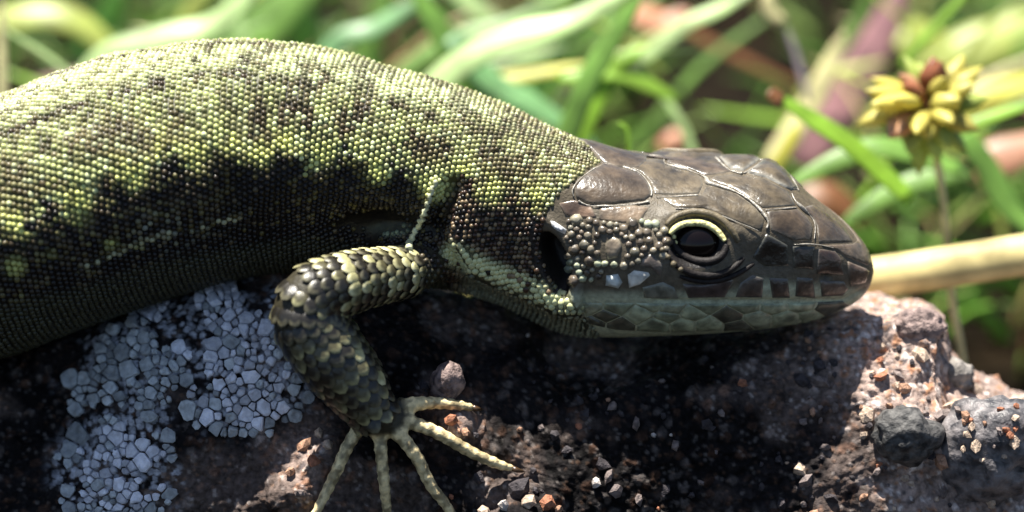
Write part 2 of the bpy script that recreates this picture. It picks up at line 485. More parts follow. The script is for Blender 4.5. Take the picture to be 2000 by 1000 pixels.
# symmetry of the head: mirror plane through the head's axis
LAT = ROT @ np.array([0, -math.sin(math.radians(HROLL)), math.cos(math.radians(HROLL))])
axx = np.array([(s[0] + s[2]) / 2 for s in SS]); axy = np.array([(s[1] + s[3]) / 2 for s in SS]); axz = SS[:, 4]
ordx = np.argsort(axx)
def centre_of(P):
    x, y, z = PX(P)
    return Wn(x, np.interp(x, axx[ordx], axy[ordx]), np.interp(x, axx[ordx], axz[ordx]))
def mirror(P):
    P = np.asarray(P)
    q = P - centre_of(P)
    return P - 2 * np.outer(q @ LAT, LAT)
def near_px(P, N=None):
    """pixel coordinates of points, those of the far side folded over onto the near side"""
    q = P - centre_of(P)
    far = (q @ LAT) < 0
    M = np.where(far[:, None], P - 2 * np.outer(q @ LAT, LAT), P)
    x, y, z = PX(M)
    return x, y, far
Z0 = lambda x, y: (1000 + x / 2.2227, 250 + y / 2.2227)          # coordinates read off the enlarged head
ZP = lambda pts: [Z0(*p) for p in pts]

FOLD = [(852, 352), (835, 400), (815, 445), (800, 480)]
GROOVE = [(885, 365), (868, 420), (850, 470), (835, 500)]
COLLAR = [(885, 495), (950, 528), (1030, 562), (1085, 588), (1125, 592)]
EAR = ((1086, 512), (0.36, 0.93), 66, 25)
EYE = Z0(800, 500)
nx, ny, nfar = near_px(LV)
_, _, lz = PX(LV)
armd = np.min(np.linalg.norm(LV[:, None, :] - apts[None, ::4], axis=2), axis=1) if len(LV) < 400000 else np.full(len(LV), 9.0)
trunk = smooth(0.55, 0.8, armd)
facing = np.clip((LN * ((CAM - LV) / np.linalg.norm(CAM - LV, axis=1)[:, None])).sum(1), 0, 1)
facing = np.where(nfar, 1, facing)
ok = trunk * smooth(0.02, 0.25, facing)
du = (nx - EAR[0][0]) * EAR[1][0] + (ny - EAR[0][1]) * EAR[1][1]
dv = (nx - EAR[0][0]) * EAR[1][1] - (ny - EAR[0][1]) * EAR[1][0]
ear_r = np.hypot(du / EAR[2], dv / EAR[3])
disp = -0.55 * (1 - smooth(0.55, 1.05, ear_r))
disp += 0.05 * np.exp(-((ear_r - 1.35) / 0.22) ** 2)
disp += 0.07 * np.exp(-(seg_dist(nx, ny, FOLD) / 6) ** 2) - 0.22 * np.exp(-(seg_dist(nx, ny, GROOVE) / 19) ** 2)
dc = seg_dist(nx, ny, COLLAR)
below = ny > np.interp(nx, [p[0] for p in COLLAR], [p[1] for p in COLLAR])
disp += np.where((nx > 870) & (nx < 1140), np.where(below, 0.27 * np.exp(-(dc / 22) ** 2) - 0.10 * np.exp(-((dc - 55) / 30) ** 2), 0.27 * np.exp(-(dc / 50) ** 2)), 0)
disp += -0.42 * np.exp(-(((nx - 720) / 95) ** 2 + ((ny - 455) / 50) ** 2)) - 0.2 * np.exp(-(((nx - 520) / 70) ** 2 + ((ny - 470) / 50) ** 2))
eye_r = np.hypot((nx - EYE[0]) / 58, (ny - EYE[1]) / 46)
disp += -0.26 * (1 - smooth(0.55, 1.15, eye_r))
disp += 0.07 * np.exp(-(seg_dist(nx, ny, ZP([(680, 380), (780, 350), (900, 380), (980, 450)])) / 14) ** 2)
disp += -0.14 * np.exp(-(((nx - 1500) / 60) ** 2 + ((ny - 505) / 35) ** 2))
disp += -0.05 * np.exp(-(((nx - 1613) / 10) ** 2 + ((ny - 541) / 6) ** 2)) * 2.2      # nostril
disp += -0.05 * np.exp(-(seg_dist(nx, ny, ZP([(620, 752), (900, 752), (1200, 752), (1440, 748), (1530, 700)])) / 4) ** 2)   # mouth line
disp += 0.05 * fbm(LV * 0.9, 3, 91) * (nx < 1150)
disp += 0.05 * np.sin(nx / 19 + ny / 60) * np.exp(-(((nx - 440) / 120) ** 2 + ((ny - 380) / 60) ** 2))     # soft skin creases on the flank
LV = LV + LN * (disp * ok)[:, None]

# ---- pigment
def pig(x, y, P, seed, scale=True):
    n = len(x)
    u = np.random.default_rng(seed).random((n, 4))
    col = np.zeros((n, 3))
    nz1 = fbm(P * 1.3, 3, 101); nz2 = fbm(P * 3.2, 2, 111); nz3 = fbm(P * np.array([4.5, 1.2, 1.2]), 2, 121)
    E = poly_interp([(-900, 640), (-100, 470), (0, 450), (60, 450), (105, 400), (170, 398), (215, 345), (272, 352), (320, 305), (388, 324), (430, 292), (508, 322), (560, 292),
                     (625, 326), (680, 308), (742, 350), (785, 340), (850, 385), (905, 352), (955, 386), (1010, 392), (1060, 402), (1120, 420)], x) + nz2 * 20 + (u[:, 3] - 0.5) * 34 * scale
    D1 = poly_interp([(-900, 470), (0, 265), (60, 243), (130, 215), (200, 190), (300, 165), (380, 152), (470, 147), (600, 165), (700, 190), (850, 228), (1000, 268), (1100, 305)], x)
    q = E - y                                        # height above the scalloped edge
    beige, pale, yell, brown, dark, ink = lin(182, 189, 126), lin(218, 226, 174), lin(226, 230, 136), lin(108, 96, 68), lin(62, 50, 36), lin(23, 18, 17)
    spot = np.zeros(n)
    for sx, sy, sr in ((40, 440, 30), (-60, 450, 34), (150, 388, 30), (262, 342, 27), (384, 308, 27), (508, 302, 24), (450, 285, 20), (625, 300, 26), (738, 330, 26), (690, 300, 20), (850, 355, 32), (955, 372, 26), (905, 330, 22), (1040, 392, 26), (560, 280, 18), (330, 290, 20), (30, 520, 18), (215, 470, 14)):
        spot = np.maximum(spot, np.exp(-(((x - sx) ** 2 + (y - sy) ** 2) / sr ** 2) ** 1.5))
    spot = spot * smooth(-0.7, 0.0, nz2)
    light = np.outer(np.ones(n), beige)
    mixf = lambda a, c, f: a * (1 - np.clip(f, 0, 1)[:, None]) + c * np.clip(f, 0, 1)[:, None]
    light = mixf(light, brown, smooth(-0.05, 0.5, nz1) * 0.75 * smooth(0, 60, y - D1))
    light = mixf(light, pale, smooth(10, -40, y - D1) * 0.6)
    light = mixf(light, yell, np.exp(-((q - 22) / 34) ** 2) * smooth(-0.35, 0.25, nz2 + 0.4 * nz1) * 0.5)
    light = mixf(light, brown, np.exp(-((q - 80) / 40) ** 2) * smooth(0.0, 0.6, nz3) * smooth(350, 480, x) * 0.9)
    light = mixf(light, dark, smooth(0.25, 0.6, nz3 + 0.3 * nz2) * smooth(330, 450, x) * smooth(900, 700, x) * smooth(30, 70, q) * 0.75)
    light = mixf(light, dark, np.exp(-((y - D1) / (9 + 5 * nz2)) ** 2) * np.where(x < 500, 1.0, 0.6) * smooth(-0.55, 0.0, nz2 + nz1 * 0.5))
    light = mixf(light, brown, smooth(820, 1050, x) * 0.45)
    clump = np.clip(0.5 + 1.1 * fbm(P * 5.5, 2, 171), 0, 1)
    light = mixf(light, dark, (u[:, 0] < 0.34 * clump) * 0.75 * scale)
    light = mixf(light, brown, (u[:, 1] < 0.55 * (1 - clump)) * 0.6 * scale)
    light = mixf(light, pale, (u[:, 2] < 0.16) * 0.7 * scale)
    light = mixf(light, yell, spot * (0.75 + 0.25 * (u[:, 2] < 0.7)))
    light = mixf(light, dark, smooth(0.2, 0.7, fbm(P * 2.1 + 5, 3, 151)) * 0.55 * smooth(25, 70, q))
    fl = np.outer(np.ones(n), ink)
    fl = mixf(fl, lin(92, 84, 44), (u[:, 0] < 0.14) * 0.75 * scale * (q > -150))
    fl = mixf(fl, yell, smooth(0.5, 0.7, nz2 + 0.25 * nz1) * 0.35 * (x < 330) * (q > -110))
    fl = mixf(fl, lin(150, 155, 140), np.exp(-(((x - 310) / 60) ** 2 + ((y - 445) / 40) ** 2)) * (u[:, 1] < 0.25) * 0.9 * scale)
    fl = mixf(fl, lin(175, 175, 140), np.exp(-(seg_dist(x, y, [(150, 530), (230, 492), (290, 472), (360, 448), (470, 425)]) / 7) ** 4) * (u[:, 2] < 0.6))  # dotted row of white scale glints painted into the colour
    neck = smooth(840, 900, x)
    fl = mixf(fl, lin(70, 50, 38), neck * (u[:, 0] < 0.6) * 0.9)
    fl = mixf(fl, lin(140, 120, 92), neck * (u[:, 1] < 0.3) * 0.9 * scale)
    low = poly_interp([(-900, 800), (0, 580), (150, 550), (300, 500), (450, 470), (600, 450), (800, 480), (900, 560), (1120, 620)], x)
    belly = np.outer(np.ones(n), lin(58, 58, 40)) * (0.75 + 0.4 * u[:, 3:4])
    lft = smooth(520, 300, x) * smooth(-190, -20, q)
    fl = mixf(fl, lin(78, 66, 46), lft * (u[:, 0] < 0.55) * 0.8 * scale)
    fl = mixf(fl, lin(120, 114, 72), lft * (u[:, 1] < 0.16 + 0.3 * np.clip(nz2, 0, 1)) * 0.85 * scale)
    fl = mixf(fl, lin(96, 86, 64), (u[:, 2] < 0.10) * 0.7 * scale)
    fl = mixf(fl, yell * 0.8, spot)
    c = mixf(fl, light, smooth(-5, 7, q))
    c = mixf(c, belly, smooth(0, 30, y - low))
    c = mixf(c, lin(216, 219, 166), np.exp(-(seg_dist(x, y, COLLAR) / 22) ** 4) * (u[:, 2] < 0.9))
    c = mixf(c, lin(124, 126, 104) * (0.8 + 0.4 * u[:, 3:4]), smooth(18, 34, y - np.interp(x, [p[0] for p in COLLAR], [p[1] for p in COLLAR])) * smooth(880, 930, x))
    c = mixf(c, lin(215, 220, 150), np.exp(-(((x - 855) / 22) ** 2 + ((y - 350) / 26) ** 2)))
    c = mixf(c, lin(150, 165, 135), np.exp(-((np.hypot((x - 760) / 40, (y - 447) / 13)) ** 4)) * 0.8)
    return c * (0.85 + 0.3 * u[:, 3:4])
HEADLINE = [(1230, 292), (1150, 330), (1095, 380), (1063, 430), (1062, 470)]
def head_mask(x, y):
    bx = np.interp(y, [250, 292, 330, 380, 430, 470, 520, 570, 600, 640, 700], [1240, 1222, 1150, 1090, 1060, 1060, 1085, 1108, 1125, 1160, 1200])
    return x > bx
px_, py_, far_ = near_px(LV)
bodycol = pig(px_, py_, LV, 3, False) * (0.22 + 0.28 * smooth(0, -70, py_ - poly_interp([(0, 265), (300, 165), (470, 147), (700, 190), (1000, 268), (1100, 305)], px_)))[:, None] + lin(20, 16, 12) * 0.3
hm = head_mask(px_, py_)
headcol = np.outer(np.ones(len(LV)), lin(92, 84, 70))
jaw = smooth(0, 25, py_ - poly_interp([(1060, 560), (1250, 560), (1330, 560), (1420, 560), (1480, 535), (1600, 545), (1710, 560)], px_))
headcol = headcol * (1 - jaw[:, None]) + lin(176, 182, 156) * jaw[:, None]
# brown skin shows in the seams of the crown shields
crown = smooth(12, -12, py_ - poly_interp([(1060, 400), (1300, 395), (1400, 420), (1500, 460), (1600, 485), (1710, 520)], px_))
headcol = headcol * (1 - crown[:, None]) + lin(88, 79, 64) * crown[:, None]
bodycol = np.where(hm[:, None], headcol, bodycol)
bodycol = np.where((ear_r < 0.95)[:, None], lin(22, 17, 15), bodycol)
bodycol = np.where(((eye_r < 1.1) & hm)[:, None], lin(26, 23, 22), bodycol)
isarm = smooth(0.85, 0.6, armd)
bodycol = bodycol * (1 - isarm[:, None]) + lin(52, 48, 34) * isarm[:, None]
fd = np.full(len(LV), 9.0); 
hand_sel = np.where((px_ > 560) & (px_ < 1040) & (py_ > 740))[0]
for f_i, (P, R) in enumerate(fing3):
    dd = np.min(np.linalg.norm(LV[hand_sel][:, None] - P[None, 6::2], axis=2), axis=1)
    fd[hand_sel] = np.minimum(fd[hand_sel], dd)
isf = smooth(0.30, 0.17, fd)
fn = smooth(-0.05, 0.35, fbm(LV * 8, 2, 131))
fcol = lin(232, 212, 162) * (1 - 0.6 * fn[:, None])
bodycol = bodycol * (1 - isf[:, None]) + fcol * isf[:, None]
skin_mat = mat_pig('lizard_skin', rough=0.5, spec=0.4, noise=0.3, nscale=9, bump=0.5, bscale=22)
lizard = empty('lizard', W(750, 760, 0.5), 'olive green speckled lizard basking on the dark rock', 'lizard')
Fl = [LF] + ([LF3] if len(LF3) else [])
child('body', LV, Fl, skin_mat, lizard, bodycol)
LBVH = BVHTree.FromPolygons([tuple(p) for p in LV], LF.tolist() + (LF3.tolist() if len(LF3) else []))

# ------------------------------------------------------------------ body scales: small domes in rows, joined into one part
def dome_template(sides=8):
    a = np.linspace(0, 2 * math.pi, sides, endpoint=False)
    V = []
    for r, hgt in ((1.0, -0.35), (0.80, 0.45), (0.42, 0.9)):
        V += [(r * math.cos(t), r * math.sin(t), hgt) for t in a]
    V.append((0.0, 0, 1.0))
    F = []
    for k_ in range(2):
        for j in range(sides):
            l_ = (j + 1) % sides
            F += [(k_ * sides + j, k_ * sides + l_, (k_ + 1) * sides + l_), (k_ * sides + j, (k_ + 1) * sides + l_, (k_ + 1) * sides + j)]
    for j in range(sides):
        F.append((2 * sides + j, 2 * sides + (j + 1) % sides, 3 * sides))
    return np.array(V), np.array(F)
DT, DF = dome_template(7)
def snap(bvh, P):
    o, n_ = np.zeros_like(P), np.zeros_like(P)
    for i, p in enumerate(P):
        l, nr, _, _ = bvh.find_nearest(Vector(p))
        o[i] = l; n_[i] = nr
    return o, n_
cl = np.array([r.mean(0) for r in RG])
sarc = np.concatenate([[0], np.cumsum(np.linalg.norm(np.diff(cl, axis=0), axis=1))])
pos, tan, siz, rowid = [], [], [], []
s, row = sarc[np.argmin(np.abs(axx + 330))], 0
while s < sarc[np.argmin(np.abs(axx - 1230))]:
    f = np.interp(s, sarc, np.arange(ns)); i0 = int(f); t = f - i0
    ring = RG[i0] * (1 - t) + RG[min(i0 + 1, ns - 1)] * t
    cx = np.interp(s, sarc, axx)
    pitch = np.interp(cx, [-300, 0, 500, 800, 1000, 1250], [0.136, 0.124, 0.115, 0.106, 0.097, 0.09])
    loop = np.vstack([ring, ring[:1]])
    pl = np.concatenate([[0], np.cumsum(np.linalg.norm(np.diff(loop, axis=0), axis=1))])
    cnt = int(pl[-1] / pitch)
    q = ((np.arange(cnt) + 0.5 * (row % 2)) / cnt * pl[-1]) % pl[-1]
    P = np.stack([np.interp(q, pl, loop[:, c_]) for c_ in range(3)], -1)
    tg = RG[min(i0 + 1, ns - 1)] - RG[i0]; tg = tg / np.linalg.norm(tg, axis=1)[:, None]
    TG = np.stack([np.interp(q, pl, np.append(tg[:, c_], tg[0, c_])) for c_ in range(3)], -1)
    pos.append(P); tan.append(TG); siz.append(np.full(cnt, pitch)); rowid.append(np.full(cnt, row))
    s += pitch * 0.90; row += 1
pos, tan, siz, rowid = np.vstack(pos), np.vstack(tan), np.concatenate(siz), np.concatenate(rowid)
pos = pos + rng.normal(0, 0.007, pos.shape)
keepx, keepy, kfar = near_px(pos)
_, kyy, _ = PX(pos)
sel = ~head_mask(keepx, keepy) & (kyy < 760)
pos, tan, siz, rowid = pos[sel], tan[sel], siz[sel], rowid[sel]
sp, sn = snap(LBVH, pos)
ad = np.min(np.linalg.norm(sp[:, None] - apts[None, 14::3], axis=2), axis=1)
x_, y_, f_ = near_px(sp)
eu = (x_ - EAR[0][0]) * EAR[1][0] + (y_ - EAR[0][1]) * EAR[1][1]; ev_ = (x_ - EAR[0][0]) * EAR[1][1] - (y_ - EAR[0][1]) * EAR[1][0]
sel = (np.linalg.norm(sp - pos, axis=1) < 0.7) & (ad > 0.72) & (np.hypot(eu / EAR[2], ev_ / EAR[3]) > 0.98)
sp, sn, tan, siz, rowid, x_, y_ = sp[sel], sn[sel], tan[sel], siz[sel], rowid[sel], x_[sel], y_[sel]
# close the bare spots that folds leave between the rows
ep_, en_ = [], []
for gy in range(330, 660, 10):
    for gx_ in range(790 + (gy // 10 % 2) * 6, 1150, 12):
        if head_mask(np.array([gx_]), np.array([gy]))[0]: continue
        du_ = (gx_ - EAR[0][0]) * EAR[1][0] + (gy - EAR[0][1]) * EAR[1][1]; dv_ = (gx_ - EAR[0][0]) * EAR[1][1] - (gy - EAR[0][1]) * EAR[1][0]
        if math.hypot(du_ / EAR[2], dv_ / EAR[3]) < 1.0: continue
        dr = Vector(W(gx_, gy, 0)) - VCAM; dr.normalize()
        l, nr, _, _ = LBVH.ray_cast(VCAM, dr)
        if l is None: continue
        l = np.array(l)
        if np.min(np.linalg.norm(apts[14:] - l, axis=1)) < 0.62: continue
        if np.min(np.linalg.norm(sp - l, axis=1)) < 0.085: continue
        ep_.append(l); en_.append(np.array(nr))
if ep_:
    ep_, en_ = np.array(ep_), np.array(en_)
    sp = np.vstack([sp, ep_]); sn = np.vstack([sn, en_]); tan = np.vstack([tan, np.tile(tan.mean(0), (len(ep_), 1))])
    siz = np.append(siz, np.full(len(ep_), 0.115)); rowid = np.append(rowid, np.zeros(len(ep_)))
    ex_, ey2, _ = near_px(ep_); x_ = np.append(x_, ex_); y_ = np.append(y_, ey2)
scol = pig(x_, y_, sp, 5)
tan = tan - sn * (tan * sn).sum(1)[:, None]; tan /= np.linalg.norm(tan, axis=1)[:, None]
bit = np.cross(sn, tan)
N_ = len(sp)
big = 1 + 0.35 * np.exp(-(seg_dist(x_, y_, COLLAR) / 22) ** 2)
sA = siz * 0.53 * rng.uniform(0.88, 1.08, N_) * big; sB = siz * 0.56 * rng.uniform(0.92, 1.1, N_) * big; sH = siz * 0.38 * rng.uniform(0.7, 1.3, N_)
tilt = rng.normal(0, 0.10, (N_, 2))
lx, ly, lzv = DT[:, 0], DT[:, 1], DT[:, 2]
hz = lzv[None] * sH[:, None] + (lx[None] * (-0.16) * sA[:, None]) + lx[None] * tilt[:, :1] * sA[:, None] + ly[None] * tilt[:, 1:] * sB[:, None]
SV = sp[:, None] + tan[:, None] * (lx[None] * sA[:, None])[..., None] + bit[:, None] * (ly[None] * sB[:, None])[..., None] + sn[:, None] * hz[..., None]
SF = (DF[None] + (np.arange(N_) * len(DT))[:, None, None]).reshape(-1, 3)
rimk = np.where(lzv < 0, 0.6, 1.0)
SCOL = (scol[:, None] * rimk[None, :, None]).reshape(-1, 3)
scale_mat = mat_pig('lizard_scale', rough=0.36, spec=0.45, noise=0.12, nscale=20)
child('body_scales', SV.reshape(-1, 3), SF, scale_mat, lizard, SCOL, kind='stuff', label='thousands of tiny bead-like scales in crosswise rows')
print('body scales', N_)

# ------------------------------------------------------------------ shields of the head: each plate its own raised piece
def plate(name, poly, h, col, mat, shrink=2.0, far=False, parent=None, bvh=None, dome=0.5, jitter=0.0, edge=None, namp=0.42, recess=0.03):
    bvh = bvh or LBVH
    poly = np.array(poly, float)
    c = poly.mean(0)
    P = []
    n_ = len(poly)
    for i in range(n_):                                          # densify the outline
        a, b = poly[i], poly[(i + 1) % n_]
        kseg = max(1, int(np.hypot(*(b - a)) / 9))
        for j in range(kseg):
            P.append(a + (b - a) * j / kseg)
    P = np.array(P)
    r = np.hypot(*(P - c).T)
    rm = r.mean()
    steps = [(1 - shrink / rm, -recess), (1 - (shrink + 1.5) / rm, h * 0.55), (1 - (shrink + 5) / rm if rm > 14 else 0.72, h * 0.92), (0.62, h * (1 + 0.25 * dome)), (0.3, h * (1 + 0.5 * dome))]
    m_ = len(P)
    V, H = [], []
    for kf, hh in steps:
        for p in c + (P - c) * max(kf, 0.1):
            V.append(p); H.append(hh)
    V.append(c); H.append(h * (1 + 0.55 * dome))
    V3, N3 = [], []
    for p in V:
        l, nr = ray(bvh, p[0], p[1])
        V3.append(l); N3.append(nr)
    V3, N3, H = np.array(V3), np.array(N3), np.array(H)
    F = []
    for k_ in range(len(steps) - 1):
        for j in range(m_):
            l_ = (j + 1) % m_
            F += [(k_ * m_ + j, (k_ + 1) * m_ + l_, k_ * m_ + l_), (k_ * m_ + j, (k_ + 1) * m_ + j, (k_ + 1) * m_ + l_)]
    for j in range(m_):
        F.append(((len(steps) - 1) * m_ + j, len(steps) * m_, (len(steps) - 1) * m_ + (j + 1) % m_))
    F = np.array(F)
    cn = np.array(N3[-1])
    for k_ in range(len(N3)):                                     # even out the normals over the plate
        v = N3[k_] * 0.6 + cn * 0.4
        N3[k_] = v / np.linalg.norm(v)
    X = V3 + N3 * H[:, None]
    nzv = fbm(X * 2.6, 3, int(abs(c[0] * 7 + c[1])) % 97)
    cols = np.array(col)[None] * (1 + namp * nzv[:, None])
    if edge is not None:
        ek = np.zeros(len(X)); ek[:2 * m_] = 1; ek[2 * m_:3 * m_] = 0.25
        cols = cols * (1 - ek[:, None]) + np.array(edge)[None] * ek[:, None]
    cols = np.clip(cols, 0.004, 0.9)
    child(name, X, F, mat, parent or lizard, cols)
    if far:
        M = mirror(V3)
        M2, MN = snap(bvh, M)
        child(name, M2 + MN * H[:, None], F[:, ::-1], mat, parent or lizard, cols)
shield_mat = mat_pig('head_shield', rough=0.40, spec=0.4, noise=0.45, nscale=5, bump=0.55, bscale=10)
shield_mat.node_tree.nodes['Principled BSDF'].inputs['Coat Weight'].default_value = 0.6
shield_mat.node_tree.nodes['Principled BSDF'].inputs['Coat Roughness'].default_value = 0.15
shield_mat.node_tree.links.new(shield_mat.node_tree.nodes['Bump'].outputs[0], shield_mat.node_tree.nodes['Principled BSDF'].inputs['Coat Normal'])
brn, olv, drk = lin(74, 62, 48), lin(80, 70, 53), lin(40, 33, 28)
glint_edge = lin(190, 188, 178)  # pale rim mixed into plate edges, imitating their glints
TOP = [
    ([(265, 265), (300, 215), (395, 152), (440, 160), (555, 197), (597, 245), (610, 292), (580, 315), (440, 330), (330, 332), (275, 305)], brn, True),
    ([(452, 150), (485, 130), (655, 132), (665, 160), (770, 188), (828, 216), (835, 248), (815, 288), (700, 292), (617, 290), (603, 240), (560, 193)], olv, False),
    ([(470, 112), (560, 98), (700, 103), (860, 124), (925, 172), (960, 190), (870, 205), (840, 208), (770, 178), (670, 150), (660, 122)], brn, False),
    ([(640, 305), (820, 292), (848, 245), (960, 278), (1045, 335), (1102, 400), (1088, 448), (950, 395), (830, 348), (700, 345)], olv, True),
    ([(852, 222), (872, 210), (960, 200), (1010, 207), (1100, 220), (1208, 278), (1238, 338), (1090, 350), (1050, 322), (960, 266)], olv, False),
    ([(1100, 360), (1240, 348), (1287, 388), (1308, 432), (1302, 490), (1230, 497), (1120, 445), (1112, 400)], brn, True),
    ([(1252, 345), (1300, 330), (1400, 392), (1450, 440), (1482, 498), (1330, 500), (1322, 425), (1300, 383)], brn, False),
    ([(1335, 508), (1480, 502), (1505, 480), (1540, 520), (1562, 585), (1545, 600), (1450, 560), (1400, 525)], lin(96, 82, 66), True),
    ([(200, 325), (270, 310), (345, 338), (372, 388), (300, 392), (225, 380)], lin(104, 84, 68), True),
    ([(376, 345), (540, 335), (600, 345), (560, 405), (480, 412), (372, 398)], lin(112, 96, 78), True),
]
for pi, (poly, c_, fr) in enumerate(TOP):
    plate('head_shield', ZP(poly), 0.045 if pi == 0 else 0.022, c_, shield_mat, 0.6, fr, edge=glint_edge * 0.15 + c_ * 0.85, dome=(1.6 if pi == 0 else 1.2 if pi == 3 else 0.4))
# far eyebrow shields: they stand up as a low ridge above the crown
for poly in ([(890, 130), (930, 112), (1085, 112), (1080, 140), (1005, 190), (950, 182)], [(1092, 118), (1130, 125), (1200, 200), (1242, 268), (1212, 274), (1100, 217), (1015, 195), (1080, 145)]):
    plate('head_shield', ZP(poly), 0.06, olv, shield_mat, 0.8, False, edge=glint_edge * 0.5 + olv * 0.5, dome=1.2)
SIDE = [
    ([(1105, 452), (1208, 508), (1203, 608), (1090, 600), (1040, 560)], drk), ([(1218, 512), (1318, 512), (1308, 622), (1215, 617)], drk), ([(1328, 518), (1395, 525), (1438, 562), (1440, 640), (1320, 640)], lin(72, 54, 44)),
    ([(1452, 570), (1545, 605), (1562, 620), (1535, 670), (1470, 690), (1455, 640)], lin(92, 72, 58)),
    ([(985, 668), (1050, 632), (1098, 640), (1090, 742), (955, 742)], lin(76, 68, 62)), ([(1112, 640), (1210, 640), (1212, 742), (1120, 745)], lin(72, 62, 56)),
    ([(1224, 640), (1318, 648), (1325, 742), (1226, 742)], lin(78, 66, 58)), ([(1330, 650), (1450, 655), (1470, 700), (1440, 738), (1338, 742)], lin(84, 70, 60)),
    ([(730, 672), (820, 675), (950, 655), (975, 668), (925, 742), (760, 740)], lin(72, 62, 60)),
    ([(560, 690), (660, 660), (715, 690), (735, 742), (640, 748), (565, 740)], lin(104, 104, 92)),
    ([(400, 640), (470, 625), (490, 670), (470, 700), (400, 690)], lin(186, 194, 192)), ([(495, 640), (530, 608), (600, 625), (610, 640), (560, 680), (505, 700)], lin(226, 226, 218)),  # last plate is almost white: a bright highlight painted in
    ([(560, 560), (600, 535), (660, 590), (650, 650), (600, 612), (545, 600)], lin(98, 88, 80)),
    ([(160, 400), (185, 398), (240, 445), (232, 462), (200, 455), (165, 425)], lin(214, 216, 220)),  # bluish-white highlight put into this plate's colour
    ([(398, 500), (440, 462), (475, 470), (490, 520), (460, 570), (420, 580), (398, 550)], lin(118, 106, 90)),
]
for poly, c_ in SIDE:
    jr = random.Random(int(poly[0][0] * 7 + poly[0][1]))
    plate('side_shield', ZP([(a + jr.uniform(-7, 7), b_ + jr.uniform(-6, 6)) for a, b_ in poly]), 0.03, c_, shield_mat, 3.4 if poly[0][1] > 635 and poly[0][0] > 900 else 1.8, True, edge=c_ * 0.8 + lin(150, 154, 140) * 0.2, dome=0.7)
def clip_half(poly, mx, my, nx_, ny_):
    out = []
    for i in range(len(poly)):
        a, b_ = poly[i], poly[(i + 1) % len(poly)]
        da, db = (a[0] - mx) * nx_ + (a[1] - my) * ny_, (b_[0] - mx) * nx_ + (b_[1] - my) * ny_
        if da <= 0: out.append(a)
        if da * db < 0:
            t = da / (da - db); out.append((a[0] + (b_[0] - a[0]) * t, a[1] + (b_[1] - a[1]) * t))
    return out
jr = random.Random(3)
JREG = [(300, 757), (620, 760), (1040, 762), (1300, 757), (1440, 748), (1475, 765), (1310, 845), (1040, 876), (700, 888), (450, 876), (330, 850)]
seeds = [(345 + 128 * i + 62 * (rw % 2) + jr.uniform(-34, 34), 776 + 42 * rw + jr.uniform(-14, 14)) for rw in range(3) for i in range(9)]
seeds = [q for q in seeds if inside(np.array([q[0]]), np.array([q[1]]), JREG)[0]]
for (x0, y0) in seeds:
    pol = [(x, y * 1.8) for x, y in JREG]
    for (x1, y1) in seeds:
        if (x1, y1) != (x0, y0):
            d_ = math.hypot(x1 - x0, (y1 - y0) * 1.8)
            pol = clip_half(pol, (x0 + x1) / 2, (y0 + y1) * 0.9, (x1 - x0) / d_, (y1 - y0) * 1.8 / d_)
    if len(pol) < 3: continue
    cc = jr.choice([lin(160, 168, 140), lin(150, 156, 132), lin(140, 148, 122), lin(88, 88, 74)])
    plate('chin_shield', ZP([(x, y / 1.8) for x, y in pol]), 0.025, cc, shield_mat, 0.7, True, edge=cc * 1.05, dome=0.7, recess=0.008, namp=0.5)
# temple granules
region = [(180, 400), (300, 395), (480, 418), (600, 400), (668, 440), (680, 540), (640, 580), (560, 560), (540, 600), (480, 630), (400, 640), (270, 690), (235, 600), (250, 500)]
pts = []
taken = [((440, 520), 62), ((560, 660), 60), ((440, 660), 52), ((610, 600), 55), ((200, 430), 45)]
r_ = random.Random(4)
for tries in range(6000):
    rr = r_.choice([15, 17, 19, 22, 26]) if tries < 1800 else r_.choice([12, 14, 15])
    x0, y0 = r_.uniform(170, 690), r_.uniform(390, 720)
    if not inside(np.array([x0]), np.array([y0]), region)[0]: continue
    if any(math.hypot(x0 - q[0], y0 - q[1]) < rr * 0.85 + r2_ * 0.9 for q, r2_ in taken): continue
    taken.append(((x0, y0), rr)); pts.append((x0, y0, rr))
gran_c = [lin(104, 94, 80), lin(118, 110, 94), lin(92, 82, 70), lin(136, 130, 112)]
for x0, y0, rr in pts:
    ang = np.linspace(0, 2 * math.pi, 8, endpoint=False) + r_.random()
    rr *= 1.28
    pol = [(x0 + rr * math.cos(t) * r_.uniform(0.88, 1.08), y0 + rr * 0.95 * math.sin(t) * r_.uniform(0.88, 1.08)) for t in ang]
    cc = r_.choice(gran_c)
    if y0 > 560 and x0 < 480: cc = lin(164, 168, 140) if r_.random() < 0.6 else cc
    if x0 > 560 and y0 < 430: cc = lin(160, 164, 140)
    plate('temple_scale', ZP(pol), 0.026 + rr * 0.0008, cc, shield_mat, 0.5, False, dome=0.9)
print('temple', len(pts))

# ------------------------------------------------------------------ eye
ep, en = ray(LBVH, *EYE)
outw = (ROT @ np.array([0.05, -0.10, 1.0])); outw /= np.linalg.norm(outw)
ER = 0.52
ec = ep - outw * 0.30
m_eye, nt, b = mat_new('eye'); b.inputs['Base Color'].default_value = (0.006, 0.004, 0.004, 1); b.inputs['Roughness'].default_value = 0.14
b.inputs['Specular IOR Level'].default_value = 0.3
m_iris = mat_plain('iris', (0.05, 0.028, 0.008), 0.25, 0.5, nscale=30, col2=(0.16, 0.09, 0.02))
lid_mat = mat_plain('eyelid', lin(222, 212, 150), 0.5, 0.4, 0.4, nscale=16, bump=0.9, bscale=18)
fold_mat = mat_plain('eye_fold', lin(34, 30, 29), 0.6, 0.25, 0.4, nscale=12, bump=0.3)
def both(name, V, F, mat, par, **kw):
    o = child(name, V, F, mat, par, **kw)
    child(name, mirror(V), [f[:, ::-1] for f in (F if isinstance(F, list) else [F])], mat, par, **kw)
    return o
